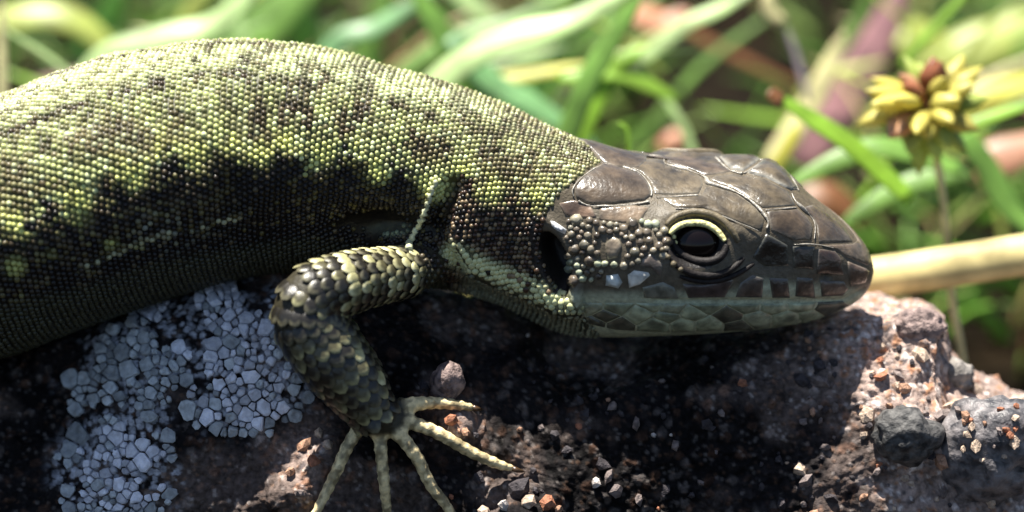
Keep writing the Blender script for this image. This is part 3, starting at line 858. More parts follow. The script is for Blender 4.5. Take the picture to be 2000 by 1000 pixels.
# ball with an oval section: long axis along the head
ex, ey_ = AX, np.cross(outw, AX)
SVt = ICO4[0] @ np.stack([ex * ER * 1.12, ey_ * ER * 0.88, outw * ER], 0) + ec
both('eyeball', SVt, ICO4[1], m_eye, lizard)
ring_t = np.linspace(0, 2 * math.pi, 40)
EBVH = BVHTree.FromPolygons([tuple(p) for p in np.vstack([LV, SVt])], LF.tolist() + (ICO4[1] + len(LV)).tolist())
def on_head(pts, lift, n=6):
    c_ = catmull(ZP(pts), n)
    P, N = [], []
    for p in c_:
        l, nr = ray(EBVH, p[0], p[1]); P.append(l); N.append(nr)
    P, N = np.array(P), np.array(N)
    k5 = np.ones(5) / 5
    Ps = np.stack([np.convolve(np.pad(P[:, i], 2, mode='edge'), k5, 'valid') for i in range(3)], -1)
    return Ps + outw * lift
def lid(name, pts, r, lift, mat):
    P = on_head(pts, lift)
    t = np.linspace(0, 1, len(P))
    both(name, *tube(P, r * (0.35 + 0.65 * np.sin(np.pi * np.clip(t * 0.94 + 0.03, 0, 1)) ** 0.5), 10), mat, lizard)
lid('upper_eyelid', [(684, 462), (702, 436), (740, 416), (790, 410), (838, 416), (880, 438), (908, 468), (925, 492)], 0.068, 0.06, lid_mat)
brow_mat = mat_plain('brow', lin(104, 94, 74), 0.45, 0.4, 0.3, nscale=8, bump=0.3)
lid('brow_fold', [(668, 425), (700, 392), (750, 372), (800, 366), (860, 374), (915, 402), (955, 445), (985, 500)], 0.08, 0.0, brow_mat)
lid('lower_eyelid', [(690, 478), (710, 522), (758, 562), (825, 580), (885, 572), (920, 540), (932, 500)], 0.085, 0.03, fold_mat)
lid('eye_fold', [(672, 520), (710, 590), (780, 632), (870, 642), (950, 615), (1010, 560)], 0.075, 0.01, fold_mat)
lid('eye_fold', [(720, 640), (800, 664), (900, 662), (985, 630), (1055, 585)], 0.06, 0.0, fold_mat)
for (x0, y0, rr) in [(694, 470, 11), (700, 496, 11), (712, 520, 10), (726, 540, 11), (742, 556, 10), (760, 570, 9), (782, 578, 9), (668, 492, 12), (652, 530, 13), (676, 560, 12), (700, 590, 16), (730, 612, 14)]:
    l, nr = ray(EBVH, *Z0(x0, y0))
    V = ICO1[0] * (rr / 222.27) * np.array([1, 1, 1]) * 1.0 + l + nr * 0.05
    both('eyelid_bead', V, ICO1[1], lid_mat if rr < 12 else brow_mat, lizard)

# pale ridges that paint in the glints along the seams of the crown, and the pale fold before the shoulder
glint_mat = mat_plain('glint_seam', lin(150, 144, 132), 0.35, 0.9, 0.35, nscale=6, bump=0.6, bscale=12)
SEAMS = [([(480, 124), (560, 120), (655, 126), (665, 156), (770, 184), (838, 213), (850, 238), (900, 252), (960, 272), (1010, 298), (1055, 332), (1090, 370), (1112, 408), (1103, 438)], .030), ([(440, 154), (500, 175), (555, 196), (590, 235), (606, 275), (602, 296)], .026),
         ([(882, 130), (915, 160), (950, 185), (1002, 199)], .030), ([(1002, 199), (1050, 168), (1084, 142)], .014), ([(1212, 280), (1235, 325), (1290, 375), (1315, 420), (1310, 488)], .028), ([(1095, 356), (1160, 350), (1240, 345)], .014),
         ([(270, 300), (262, 268), (300, 214), (395, 154)], .022), ([(285, 315), (335, 336), (440, 337), (540, 328), (600, 318)], .026), ([(620, 300), (700, 297), (815, 291)], .024), ([(1110, 122), (1165, 165), (1218, 222), (1246, 276)], .014), ([(1215, 505), (1322, 505), (1400, 522)], .014),
         ([(700, 350), (830, 352), (950, 398), (1085, 452)], .014)]
for pl_, rad in SEAMS:
    P = on_head(pl_, 0.03, 8)
    nzr = fbm(P * 4, 2, 161)
    child('seam_glint', *tube(P, np.maximum(rad * 0.8 * (1 + 1.1 * nzr), 0.006), 8), glint_mat, lizard)
c_ = catmull(FOLD + [(797, 492)], 10)
P = np.array([sum(ray(LBVH, x0, y0)[k_] * w_ for k_, w_ in ((0, 1), (1, 0.07))) for x0, y0 in c_])
child('neck_fold', *tube(P, 0.048 * (1 + 0.35 * np.sin(np.arange(len(P)) * 2.1)) * np.linspace(0.8, 1.3, len(P)), 8), mat_plain('fold_skin', lin(204, 206, 168), 0.4, 0.5, 0.3, nscale=8), lizard)

# ------------------------------------------------------------------ scales of the arm, each a piece of its own
leaf = []
for r0, hh in ((1.0, -0.25), (0.8, 0.5), (0.42, 0.92)):
    for j in range(9):
        t = 2 * math.pi * j / 9
        px0 = math.cos(t)
        leaf.append((r0 * (px0 * (1.2 if px0 > 0 else 0.9)), r0 * math.sin(t) * (1 - 0.25 * max(px0, 0)), hh))
leaf.append((0.15, 0, 1.0)); leaf = np.array(leaf)
lf = []
for k_ in range(2):
    for j in range(9):
        l_ = (j + 1) % 9
        lf += [(k_ * 9 + j, k_ * 9 + l_, (k_ + 1) * 9 + l_), (k_ * 9 + j, (k_ + 1) * 9 + l_, (k_ + 1) * 9 + j)]
lf += [(18 + j, 18 + (j + 1) % 9, 27) for j in range(9)]
arm_scale_mat = mat_pig('arm_scale', 0.36, 0.6, 0.3, 8, 0.3, 20)
leaf_me = []
for cb, ce in ((lin(160, 156, 112), lin(206, 202, 158)), (lin(78, 74, 52), lin(150, 146, 108)), (lin(32, 29, 23), lin(96, 92, 72))):
    tipk = (leaf[:, 0] > 0.45) * (leaf[:, 2] < 0.7) * 1.0
    me_ = mesh_np('arm_scale', leaf, np.array(lf), cb[None] * (1 - tipk[:, None]) + ce[None] * tipk[:, None]); me_.materials.append(arm_scale_mat); leaf_me.append(me_)
apts = np.vstack([apts, catmull(palm, 4)[3:8]]); ac = np.vstack([ac, np.array([[0, 0, 0, .40]] * 5)])
Ta = np.gradient(apts, axis=0); Ta /= np.linalg.norm(Ta, axis=1)[:, None]
aarc = np.concatenate([[0], np.cumsum(np.linalg.norm(np.diff(apts, axis=0), axis=1))])
lo_w = np.array(lizard.location)
s, row, n_as = 0.75, 0, 0
r_ = random.Random(11)
while s < aarc[-1] - 0.28:
    c_ = np.array([np.interp(s, aarc, apts[:, i]) for i in range(3)]); t_ = np.array([np.interp(s, aarc, Ta[:, i]) for i in range(3)]); t_ /= np.linalg.norm(t_)
    R = np.interp(s, aarc, ac[:, 3])
    pitch = 0.205 if s < 2.6 else 0.25
    cnt = max(8, int(2 * math.pi * R / pitch))
    b0 = np.cross(t_, AY); b0 /= np.linalg.norm(b0); b1 = np.cross(t_, b0)
    for j in range(cnt):
        a_ = 2 * math.pi * (j + 0.5 * (row % 2)) / cnt
        d_ = b0 * math.cos(a_) + b1 * math.sin(a_)
        if d_ @ AZ < -0.1: continue
        l, nr, _, _ = LBVH.find_nearest(Vector(c_ + d_ * R))
        l, nr = np.array(l), np.array(nr)
        if np.linalg.norm(l - c_ - d_ * R) > 0.3: continue
        tt = t_ - nr * (t_ @ nr); tt /= np.linalg.norm(tt) + 1e-9
        bb = np.cross(nr, tt)
        k_ = pitch * r_.uniform(0.62, 0.78)
        tl = nr + tt * 0.0
        z_ = nr * 1.0 - tt * 0.26; x_v = np.cross(bb, z_); x_v /= np.linalg.norm(x_v); z_ /= np.linalg.norm(z_)
        M = Matrix([[x_v[i] * k_, bb[i] * k_, z_[i] * k_ * 0.22, (l + nr * 0.01 - lo_w)[i]] for i in range(3)] + [[0, 0, 0, 1]])
        upness = d_ @ AY
        rr = min(0.99, max(0, r_.random() - 0.15 * upness))
        mi = (0 if rr < 0.28 else 1 if rr < 0.60 else 2) if s < 2.6 else (0 if rr < 0.03 else 1 if rr < 0.30 else 2)
        o = put('arm_scale', leaf_me[mi], None, lizard); o.matrix_local = M
        n_as += 1
    s += pitch * 0.86; row += 1
print('arm scales', n_as)
# claws
claw_mat = mat_plain('claw', lin(70, 52, 34), 0.3, 0.5, 0.2)
for P, R in fing3:
    d_ = P[-1] - P[-4]; d_ /= np.linalg.norm(d_)
    tip = np.array([P[-1] - d_ * 0.04, P[-1] + d_ * 0.08 + AZ * 0.03, P[-1] + d_ * 0.17, P[-1] + d_ * 0.24 - AZ * 0.05])
    child('claw', *tube(tip, [0.06, 0.05, 0.032, 0.008], 8), claw_mat, lizard)

# ------------------------------------------------------------------ lichen: crust of cracked plates on the rock
r_ = random.Random(21)
LP = []
def lich_w(x, y):
    best = 0
    for (ex, ey, rx, ry), w_ in zip(LICHEN_E, (1, 1, .9, .8, .6)):
        d_ = math.hypot((x - ex) / rx, (y - ey) / ry)
        best = max(best, w_ * (1 if d_ < 0.7 else max(0, 1 - (d_ - 0.7) / 0.35)))
    return best
hole = lambda x, y: fbm(np.array([[x / 55, y / 55, 0.3]]), 2, 141)[0]
for tries in range(9000):
    x0, y0 = r_.uniform(90, 640), r_.uniform(540, 1030)
    w_ = lich_w(x0, y0)
    if r_.random() > w_ or hole(x0, y0) < -0.38 + 0.4 * (1 - w_): continue
    if y0 < poly_interp([(0, 700), (150, 640), (300, 590), (430, 550), (560, 530)], x0): continue
    md = r_.choice([9, 11, 13, 16, 20, 26])
    if any((x0 - a) ** 2 + (y0 - b_) ** 2 < (0.5 * (md + c_)) ** 2 for a, b_, c_, _ in LP): continue
    LP.append((x0, y0, md, w_))
    if len(LP) > 420: break
lich_mats = [mat_plain('lichen_blue_grey', (0.62, 0.64, 0.71), 0.85, 0.2, 0.2, nscale=7, bump=0.5, bscale=25, objrand=0.35), mat_plain('lichen_grey', (0.40, 0.43, 0.45), 0.85, 0.2, 0.25, nscale=7, bump=0.5, bscale=25, objrand=0.4)]
patch = bpy.data.objects.new('lichen_patch', None); COL.objects.link(patch); patch.parent = rock
patch['label'] = 'pale blue-grey lichen crust cracked into small plates'
def clip_half(poly, mx, my, nx_, ny_):
    out = []
    for i in range(len(poly)):
        a, b_ = poly[i], poly[(i + 1) % len(poly)]
        da, db = (a[0] - mx) * nx_ + (a[1] - my) * ny_, (b_[0] - mx) * nx_ + (b_[1] - my) * ny_
        if da <= 0: out.append(a)
        if da * db < 0:
            t = da / (da - db); out.append((a[0] + (b_[0] - a[0]) * t, a[1] + (b_[1] - a[1]) * t))
    return out
n_l = 0
for i, (x0, y0, md, w_) in enumerate(LP):
    rad = md * 0.82
    pol = [(x0 + rad * math.cos(t) * r_.uniform(0.7, 1.2), y0 + rad * math.sin(t) * r_.uniform(0.7, 1.2)) for t in np.linspace(0, 2 * math.pi, 11, endpoint=False)]
    for a, b_, c_, _ in LP:
        d_ = math.hypot(a - x0, b_ - y0)
        if 0 < d_ < 45:
            t = md / (md + c_)
            nx_, ny_ = (a - x0) / d_, (b_ - y0) / d_
            pol = clip_half(pol, x0 + nx_ * (d_ * t - 0.9), y0 + ny_ * (d_ * t - 0.9), nx_, ny_)
            if len(pol) < 3: break
    if len(pol) < 3: continue
    pol = np.array(pol); cc = pol.mean(0); m_ = len(pol)
    hgt = r_.uniform(0.05, 0.10)
    V, H = [], []
    for kf, hh in ((1.0, -0.06), (0.94, hgt * 0.8), (0.6, hgt)):
        V += [cc + (p - cc) * kf for p in pol]; H += [hh] * m_
    V.append(cc); H.append(hgt * r_.uniform(0.7, 1.1))
    base_l, base_n = ray(RBVH, *cc)
    X = []
    for p, hh in zip(V, H):
        l, nr = ray(RBVH, p[0], p[1])
        if np.linalg.norm(l - base_l) > 0.5: l = base_l + (W(*p, PX(base_l)[2]) - W(*cc, PX(base_l)[2]))
        nn_ = nr * 0.3 + base_n * 0.7
        X.append(l + nn_ / np.linalg.norm(nn_) * hh)
    F = []
    for k_ in range(2):
        for j in range(m_):
            l_ = (j + 1) % m_
            F += [(k_ * m_ + j, (k_ + 1) * m_ + l_, k_ * m_ + l_), (k_ * m_ + j, (k_ + 1) * m_ + j, (k_ + 1) * m_ + l_)]
    F += [(2 * m_ + j, 3 * m_, 2 * m_ + (j + 1) % m_) for j in range(m_)]
    child('lichen_plate', X, np.array(F), lich_mats[0 if (w_ > 0.75 and r_.random() < 0.85) else 1], patch, smooth_=False)
    n_l += 1
print('lichen', n_l)

# ------------------------------------------------------------------ grains and stones on the rock
def lump(seed, sub=ICO1, amp=0.5):
    V, F = sub
    V = V * (1 + amp * fbm(V * 1.3 + seed * 3.1, 2, seed)[:, None]) * np.random.default_rng(seed).uniform(0.6, 1.25, (1, 3))
    return V, F
gcols = [lin(168, 130, 106), lin(188, 166, 146), lin(120, 108, 104), lin(62, 57, 60), lin(160, 106, 80), lin(196, 186, 178)]
gmats = [mat_plain('grain_' + nm, c_, 0.7, 0.35, 0.35, nscale=12, bump=0.7, bscale=30) for nm, c_ in zip(('tan', 'cream', 'grey', 'black', 'rust', 'white'), gcols)]
gme = {}
for mi in range(6):
    for sd_ in range(4):
        me = mesh_np('grain', *lump(mi * 4 + sd_ + 1), None, False); me.materials.append(gmats[mi]); gme[mi, sd_] = me
r_ = random.Random(5)
ro_w = np.array(rock.location)
def grain(px, py, r, mi, lift=0.25):
    l, nr = ray(RBVH, px, py)
    o = put('grain', gme[mi, r_.randrange(4)], None, rock)
    o.location = Vector(l + nr * r * lift - ro_w)
    o.rotation_euler = (r_.uniform(0, 6), r_.uniform(0, 6), r_.uniform(0, 6))
    o.scale = (r, r, r)
for i in range(125):
    x0, y0 = r_.uniform(1560, 2010), r_.uniform(610, 1005)
    if y0 < poly_interp(CREST, x0) + 18: continue
    grain(x0, y0, r_.choice([.05, .06, .08, .10, .15]), r_.choices(range(6), [3, 3, 5, 4, .7, 1])[0], 0.05)
for i in range(75):
    x0, y0 = r_.uniform(780, 1650), r_.uniform(690, 1005)
    grain(x0, y0, r_.choice([.04, .05, .06, .08, .11]), r_.choices(range(6), [.5, .2, 3, 9, .2, .4])[0])
for x0, y0, r0, mi in [(595, 870, .14, 0), (625, 850, .10, 1), (570, 925, .13, 0), (610, 900, .16, 4), (585, 960, .12, 2), (640, 870, .09, 1), (885, 820, .15, 4), (905, 845, .10, 0), (870, 845, .10, 4), (1010, 955, .20, 3), (1065, 985, .17, 4),
                   (1030, 985, .14, 1), (985, 990, .16, 5), (945, 1000, .13, 1), (1090, 995, .10, 0), (1850, 800, .17, 1), (1925, 850, .16, 0), (1945, 830, .13, 1), (1870, 790, .14, 1), (1905, 765, .16, 1), (1985, 790, .2, 1), (1720, 735, .14, 4), (1765, 760, .13, 0),
                   (1875, 725, .10, 3), (1165, 945, .10, 5), (1205, 955, .12, 2), (1310, 850, .05, 5), (1275, 850, .05, 5), (1195, 795, .10, 2), (1030, 655, .05, 5)]:
    grain(x0, y0, r0, mi, 0.4)
def stone(name, px, py, r, zc_off, mat, seed, label, sub=ICO4, scale=(1, 1, 1), nsc=1.0):
    l, nr = ray(RBVH, px, py)
    V, F = sub
    nrm = V
    d_, _ = worley(V * 2.2 * nsc + seed, seed)
    V = V * (1 + 0.22 * fbm(V * 1.1 + seed, 3, seed)[:, None] + 0.14 * (0.5 - d_)[:, None] + 0.06 * fbm(V * 6, 4, seed + 4)[:, None]) * r * np.array(scale)
    c_ = l + AZ * zc_off
    root = empty(name, c_, label, 'stone')
    child('stone_body', V + c_, F, mat, root)
    return root, V + c_, F
st_mat = mat_plain('stone_slate', (0.035, 0.036, 0.042), 0.45, 0.5, nscale=4, bump=1.0, bscale=8, col2=(0.22, 0.20, 0.20))
st_dk = mat_plain('stone_dark', (0.018, 0.019, 0.021), 0.6, 0.35, nscale=6, bump=1.0, bscale=9, col2=(0.13, 0.125, 0.12))
st_pk = mat_plain('stone_pink', (0.07, 0.05, 0.05), 0.7, 0.35, nscale=6, bump=0.9, bscale=16, col2=(0.38, 0.28, 0.25))
root, SVx, SFx = stone('slate_stone', 1940, 880, 0.98, 0.25, st_mat, 31, 'smooth slate grey stone with tan grit stuck to it', scale=(1.0, 0.8, 1.05))
sb = BVHTree.FromPolygons([tuple(p) for p in SVx], SFx.tolist())
for i in range(26):
    x0, y0 = r_.gauss(1945, 38), r_.gauss(850, 34)
    l, nr = ray(sb, x0, y0)
    o = put('grit', gme[r_.choice([0, 1, 1, 2, 4]), r_.randrange(4)], None, root)
    k_ = r_.choice([.05, .07, .09, .13]); o.scale = (k_, k_, k_); o.location = Vector(l + nr * k_ * 0.3 - np.array(root.location))
stone('dark_stone', 1770, 850, 0.58, 0.05, st_dk, 37, 'blunt charcoal stone half in the shade of the snout', sub=ICO4, scale=(1.05, 0.8, 0.95))
stone('pink_pebble', 876, 745, 0.34, 0.45, st_pk, 43, 'small pointed pinkish pebble beside the wrist', sub=ICO3, scale=(0.9, 0.8, 1.25))
stone('knobbly_stone', 1800, 640, 0.40, -0.1, st_pk, 47, 'knobbly dark lump on the top edge of the rock', sub=ICO4, scale=(1.15, 0.8, 0.85), nsc=1.6)
stone('grey_stone', 1865, 735, 0.40, -0.1, mat_plain('stone_grey', (0.12, 0.11, 0.10), 0.7, 0.3, nscale=5, bump=0.9, bscale=18, col2=(0.34, 0.31, 0.28)), 53, 'rough pale grey stone between the lump and the slate', sub=ICO4, scale=(1.1, 0.8, 0.8), nsc=1.5)
# ------------------------------------------------------------------ plants behind the rock
def green(name, c, tr=0.35, rough=0.4, vary=0.35):
    return mat_plain(name, lin(*c), rough, 0.45, vary, nscale=0.9, transl=tr, bump=0.15, bscale=8)
GM = {'mid': green('grass_mid', (118, 158, 72)), 'lime': green('grass_lime', (150, 194, 66)), 'pale': green('grass_pale', (192, 218, 150)), 'teal': green('grass_teal', (130, 178, 120)),
      'dark': green('grass_dark', (72, 118, 40)), 'straw': green('straw', (206, 190, 132), 0.1), 'yellow': green('grass_yellow', (216, 212, 92)), 'cream': green('straw_cream', (214, 206, 150), 0.15),
      'tan': green('twig_tan', (168, 134, 92), 0.05), 'pink': green('leaf_pink', (206, 150, 118), 0.2), 'mauve': green('stem_mauve', (152, 112, 114), 0.05), 'lilac': green('twig_lilac', (150, 138, 140), 0.05), 'brown': green('leaf_brown', (112, 74, 44), 0.1), 'olive': green('leaf_olive', (172, 184, 92))}
def blade(name, pts, wpx, depth, mat, label, group, cat='grass', flat=0.18, ends=(0.25, 0.08), tilt=None, slope=0.0, sides=12):
    if depth > 5.5: depth = 5.5 + (depth - 5.5) * 1.35
    """pts pixel polyline from root to tip; depth units behind the lizard"""
    c_ = catmull(pts, 7)
    t = np.linspace(0, 1, len(c_))
    P = np.array([W(x, y, -(depth + slope * tt)) for (x, y), tt in zip(c_, t)])
    k_ = (D + depth) / D / 200.0
    R = wpx * k_ * np.interp(t, [0, 0.12, 0.6, 0.88, 1], [max(ends[0], .7), 1, 1, 0.6 + 0.4 * ends[1], ends[1]])
    if tilt is None: tilt = AZ * 0.75 + np.array([0.1, 0, 0.65])
    V, F = tube(P, R, sides, flat, up=tilt)
    me = mesh_np(name, V - P[0], F)
    o = put(name, me, GM[mat], None, label=label, cat=cat, group=group)
    o.location = Vector(P[0])
    return o
GL = 'grass blades behind the lizard'
BL = [
    # pts (root first), width, depth, material, label
    ([(30, 900), (20, 420), (6, 180), (4, -40)], 24, 7, 'cream', 'upright cream straw standing behind the lizard\'s back'),
    ([(100, 330), (190, 130), (300, 78), (420, 45), (520, -40)], 62, 9, 'pale', 'broad pale mint leaf arching just above the lizard\'s hump'),
    ([(330, 420), (430, 150), (530, 40), (640, -60)], 105, 13, 'mid', 'wide mid green leaf rising behind the highest point of the back'),
    ([(560, 420), (640, 110), (740, 50), (860, -25)], 46, 10, 'teal', 'bluish green blade leaning right behind the hump'),
    ([(990, 420), (915, 165), (860, 60), (795, -40)], 58, 9, 'mid', 'dull green blade leaning left, crossed by a bright blade'),
    ([(700, 330), (880, 140), (1000, 75), (1130, 35), (1260, -45)], 62, 8, 'pale', 'very bright sunlit pale blade slanting over the shoulders'),
    ([(700, 200), (880, 80), (1010, 40), (1160, -40)], 40, 11, 'mid', 'green blade running parallel above the bright pale blade'),
    ([(1060, 420), (1135, 190), (1185, 95), (1262, -30)], 46, 7, 'mid', 'straight green blade leaning right above the nape'),
    ([(820, 260), (930, 170), (1040, 145), (1165, 125)], 30, 10, 'yellow', 'yellow withered blade lying level behind the neck'),
    ([(1120, 300), (1195, 140), (1262, 88)], 38, 8, 'lime', 'short lime green blade pointing right above the nape'),
    ([(1090, 150), (1200, 142), (1270, 168), (1325, 196)], 40, 8, 'lime', 'lime green blade tip drooping over the dark gap'),
    ([(880, 70), (960, 160), (1050, 210), (1180, 300)], 56, 9, 'teal', 'soft green blade sloping down behind the neck'),
    ([(860, -40), (930, 15), (1000, 60)], 40, 12, 'pale', 'whitish green blade hanging in from above the shoulders'),
    ([(1225, 330), (1228, 275), (1222, 248), (1203, 238)], 9, 4, 'lime', 'tiny curled lime tendril just above the nape'),
    ([(1250, 120), (1340, 48), (1400, 20), (1480, -25)], 30, 10, 'pale', 'pale green blade beside the salmon leaf'),
    ([(1300, 30), (1400, 90), (1480, 130), (1580, 178)], 22, 16, 'brown', 'dim brown straw slanting through the dark gap'),
    ([(1580, 200), (1556, 110), (1530, 40)], 13, 9, 'lilac', 'thin lilac grey twig with a whitish bud'),
    ([(1500, 330), (1560, 240), (1605, 160), (1650, 60)], 46, 10, 'cream', 'pale cream stem leaning beside the mauve stalk'),
    ([(1560, 330), (1640, 200), (1700, 105), (1770, -40)], 84, 14, 'mauve', 'thick mauve brown stalk rising behind the seed head'),
    ([(1780, 390), (1665, 285), (1590, 235), (1508, 182)], 46, 5, 'lime', 'bright lime blade with a brown tip beside the seed head'),
    ([(1880, 330), (1730, 288), (1640, 310), (1535, 365)], 50, 6, 'mid', 'fresh green blade bending down to the eyebrow ridge'),
    ([(1900, 330), (1790, 355), (1720, 390), (1640, 440)], 48, 7, 'mid', 'green blade below the seed head reaching to the snout'),
    ([(1760, 60), (1850, 110), (1940, 80), (2040, 30)], 110, 14, 'olive', 'broad yellowish leaf spread behind the seed head'),
    ([(1840, 230), (1920, 190), (2040, 150)], 60, 12, 'yellow', 'yellow green leaf edge right behind the seed head'),
    ([(1840, 270), (1925, 232), (2040, 195)], 26, 6, 'lime', 'narrow lime blade to the side of the yellow pods'),
    ([(1880, 260), (1930, 330), (1975, 410), (2060, 480)], 56, 7, 'mid', 'dark green blade falling away below the seed head'),
    ([(1760, 130), (1815, 65), (1900, -30)], 19, 8, 'lime', 'slim green blade above the brown pods'),
    ([(1620, 130), (1665, 60), (1715, -30)], 30, 12, 'mid', 'green blade in front of the mauve stalk'),
    ([(-40, 60), (60, 30), (150, 45), (240, 120)], 70, 12, 'olive', 'yellowish round-edged leaf drooping over the dark hollow'),
    ([(150, 140), (200, 60), (240, -30)], 64, 15, 'dark', 'dark green leaf behind the yellowish drooping leaf'),
    ([(330, 120), (370, 30), (420, -40)], 40, 12, 'olive', 'olive leaf between the mint leaf and the wide green leaf'),
    ([(620, 200), (600, 80), (560, -40)], 70, 15, 'dark', 'dark green leaf behind the bluish green blade'),
    ([(760, 200), (720, 110), (760, -30)], 60, 14, 'mid', 'blurred green leaf between the bluish and the dull blades'),
    ([(1010, 200), (1090, 110), (1120, -30)], 50, 16, 'dark', 'dark green blade far behind the bright pale blade'),
    ([(1480, 360), (1530, 300), (1560, 240)], 26, 8, 'yellow', 'short yellow stalk at the foot of the cream stem'),
]
made = {}
for pts, w_, dep, mt, lb in BL:
    kind_ = next((k_ for k_ in ('straw', 'twig', 'stalk', 'stem', 'tendril', 'blade', 'leaf') if k_ in lb.split()), 'blade')
    made[lb] = blade('grass_blade' if kind_ == 'blade' else 'plant_' + kind_ if kind_ in ('stalk', 'stem') else kind_, pts, w_, dep, mt, lb, GL if kind_ == 'blade' else None, 'grass' if kind_ == 'blade' else kind_)
# thin blades and dry stems criss-crossing behind the lizard
r_ = random.Random(17)
for i in range(46):
    x0 = r_.uniform(-60, 1330) if i < 32 else r_.uniform(1560, 2050)
    y0 = r_.uniform(60, 300); ln = r_.uniform(180, 420); an = math.radians(r_.choice([r_.uniform(20, 70), r_.uniform(105, 165)]))
    bx, by = x0 - math.cos(an) * ln * 0.6, y0 + math.sin(an) * ln * 0.6 + 60
    tx, ty = x0 + math.cos(an) * ln * 0.7, y0 - math.sin(an) * ln * 0.5
    sag = r_.uniform(-40, 40)
    dry = i % 4 == 0
    mt = r_.choice(['straw', 'cream', 'tan']) if dry else r_.choice(['mid', 'lime', 'pale', 'olive', 'olive', 'dark'])
    hue = {'straw': 'straw yellow', 'cream': 'pale cream', 'tan': 'tan brown', 'mid': 'mid green', 'lime': 'lime green', 'pale': 'whitish green', 'olive': 'yellowish olive', 'dark': 'dark green'}[mt]
    blade('dry_stem' if dry else 'thin_blade', [(bx, by), (x0 + sag, y0 - 0.4 * abs(sag)), (tx, ty)], r_.uniform(9, 22), r_.uniform(8, 15), mt,
          'thin ' + hue + (' dry straw' if dry else ' grass blade') + ' in the blurred tangle behind the lizard', 'thin ' + hue + ' stems in the tangle', 'straw' if dry else 'grass', ends=(.8, .15))
# brown tip, bud, salmon leaf and litter
blade('thick_straw', [(1560, 565), (1690, 545), (1830, 525), (2060, 488)], 84, 3.0, 'straw', 'thick pale yellow straw lying level behind the snout', None, 'straw', flat=0.9, ends=(1, 1))
blade('fallen_leaf', [(1240, 20), (1275, 40), (1310, 45), (1345, 20)], 62, 12, 'pink', 'salmon pink dead leaf above the dark gap', None, 'leaf')
blade('fallen_leaf', [(1290, 290), (1320, 265), (1350, 275)], 28, 12, 'pink', 'small dull pink dead leaf low in the dark gap', None, 'leaf')
blade('fallen_leaf', [(1910, 360), (1950, 310), (2060, 270)], 84, 10, 'pink', 'tan pink dead leaf right below the seed head', None, 'leaf')
blade('fallen_leaf', [(1560, 400), (1620, 385), (1690, 440)], 70, 11, 'brown', 'brown dead leaf behind the snout under the green blade', None, 'leaf')
blade('fallen_leaf', [(60, 170), (130, 150), (200, 130)], 60, 12, 'brown', 'reddish brown dead leaf in the hollow behind the back', None, 'leaf')
def part_of(root_label, name, pts, wpx, depth, mat, flat_, ends):
    o = blade(name, pts, wpx, depth, mat, None, None, None, flat=flat_, ends=ends)
    r = made[root_label]
    o.location = o.location - r.location
    o.parent = r
part_of('thin lilac grey twig with a whitish bud', 'bud', [(1530, 45), (1505, 25), (1498, -20)], 34, 9, 'cream', 0.7, (.25, .08))
part_of('bright lime blade with a brown tip beside the seed head', 'withered_tip', [(1528, 196), (1514, 188), (1503, 176)], 34, 4.95, 'brown', 0.3, (.8, .5))
# seed head: spindle pods around a core
pod_m = {'y': green('pod_yellow', (204, 194, 98), 0.3), 'g': green('pod_green', (176, 192, 98), 0.35), 'b': green('pod_brown', (140, 86, 58), 0.1), 'p': green('pod_pinkish', (186, 140, 104), 0.15)}
FZ = -4.0
core = W(1812, 205, FZ)
seed = empty('seed_head', core, 'star-shaped cluster of yellow and brown seed pods on a stalk', 'seed head')
ck = catmull([(1890, 900), (1884, 760), (1878, 690), (1862, 600), (1850, 480), (1838, 360), (1815, 240)], 6)
child('stalk', *tube(np.array([W(x, y, FZ - 0.2) for x, y in ck]), np.full(len(ck), 0.09), 10), GM['cream'], seed)
V, F = ICO2; child('core', V * np.array([.2, .2, .25]) + core, F, pod_m['b'], seed)
PODS = [(1765, 108, -.2, 26, 'g'), (1822, 110, .3, 44, 'b'), (1882, 108, -.1, 34, 'y'), (1918, 130, .1, 38, 'y'), (1700, 152, .2, 28, 'y'), (1690, 178, .5, 36, 'y'), (1672, 245, .2, 36, 'y'), (1756, 145, .6, 34, 'p'), (1765, 165, .9, 38, 'b'),
        (1872, 195, 1.0, 52, 'y'), (1815, 272, .9, 40, 'y'), (1912, 254, .7, 38, 'y'), (1855, 290, .6, 32, 'g'), (1795, 345, .1, 34, 'g'), (1930, 190, .2, 36, 'g'), (1735, 270, .7, 46, 'p'), (1775, 300, .5, 40, 'g'), (1700, 205, .9, 38, 'y'), (1845, 150, .8, 36, 'y'), (1790, 120, -.5, 36, 'g'), (1890, 300, .1, 36, 'g'), (1720, 225, .5, 36, 'y'), (1905, 160, .6, 36, 'y'), (1835, 320, .4, 34, 'g'), (1745, 195, 1.3, 36, 'y'), (1790, 262, 1.3, 36, 'y'), (1862, 240, 1.2, 36, 'y'), (1752, 262, .9, 34, 'p'), (1838, 118, .6, 36, 'b')]
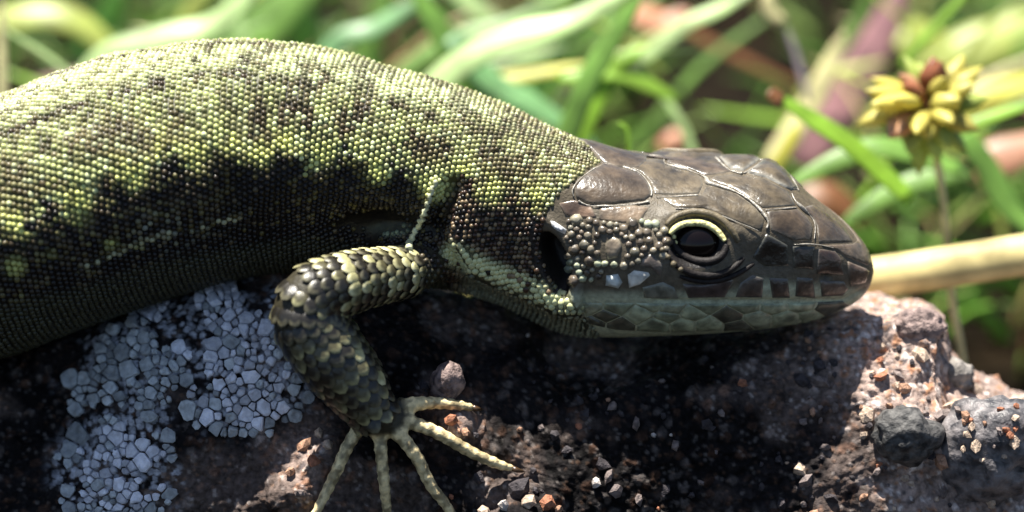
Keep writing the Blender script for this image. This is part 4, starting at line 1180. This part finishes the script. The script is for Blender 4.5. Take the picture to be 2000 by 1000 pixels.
for x0, y0, dz, w_, kd in PODS:
    tip = W(x0, y0, FZ + dz * 1.1)
    a = core + (tip - core) * 0.22
    t = np.linspace(0, 1, 9)[:, None]
    bend = np.cross(tip - core, AZ) * 0.03
    P = a + (tip - a) * t + np.sin(t * math.pi) * bend
    R = w_ / 200 * 1.45 * np.interp(t[:, 0], [0, .15, .45, .7, .88, 1], [.35, .65, 1, .8, .38, .05]) * (1 + 0.05 * math.sin(x0))
    child('pod', *tube(P, R, 6, 0.75), pod_m[kd], seed)
# filler tuft growing out of the soil: uncountable
r_ = random.Random(99)
TV, TF, off = [], [], 0
TC = []
cols = [lin(84, 126, 44), lin(106, 152, 56), lin(140, 166, 84), lin(58, 92, 32), lin(160, 150, 92), lin(96, 70, 42)]
for i in range(2600):
    x0 = r_.uniform(-30, 30); y0 = r_.uniform(11, 70)
    dens = vnoise(np.array([[x0 * 0.22, y0 * 0.22, 0]]), 200)[0]
    if dens < -0.15: continue
    gx_ = PX(np.array([[x0, y0, GZ + 2.0]]))[0][0]
    if 1270 < gx_ < 1720 and r_.random() < 0.93: continue
    if -20 < gx_ < 170 and r_.random() < 0.8: continue
    hgt = r_.uniform(2.0, 6.0)
    az = r_.uniform(0, 2 * math.pi); ln = r_.uniform(0.2, 1.4) * hgt
    t = np.linspace(0, 1, 6)
    P = np.stack([x0 + math.cos(az) * ln * t ** 1.6, y0 + math.sin(az) * ln * t ** 1.6, GZ - 0.5 + hgt * (t - 0.25 * t ** 2)], -1)
    v, fs = tube(P, r_.uniform(0.10, 0.3) * np.array([.8, 1, 1, .85, .55, .05]), 5, 0.25, up=[math.cos(az + 1.2), math.sin(az + 1.2), 0.4])
    TV.append(v); TF += [f + off for f in fs]; off += len(v)
    TC.append(np.outer(np.ones(len(v)), r_.choices(cols, [4, 4, 3, 4, 1, 1])[0]))
tuft_mat = mat_pig('tuft', 0.5, 0.4, 0.3, 0.8)
Q4 = np.vstack([f for f in TF if f.shape[1] == 4]); Q3 = np.vstack([f for f in TF if f.shape[1] == 3])
put('grass_sward', mesh_np('grass_sward', np.vstack(TV), [Q4, Q3], np.vstack(TC)), tuft_mat, kind='stuff', label='tangle of low grass covering the soil in the background', cat='grass')
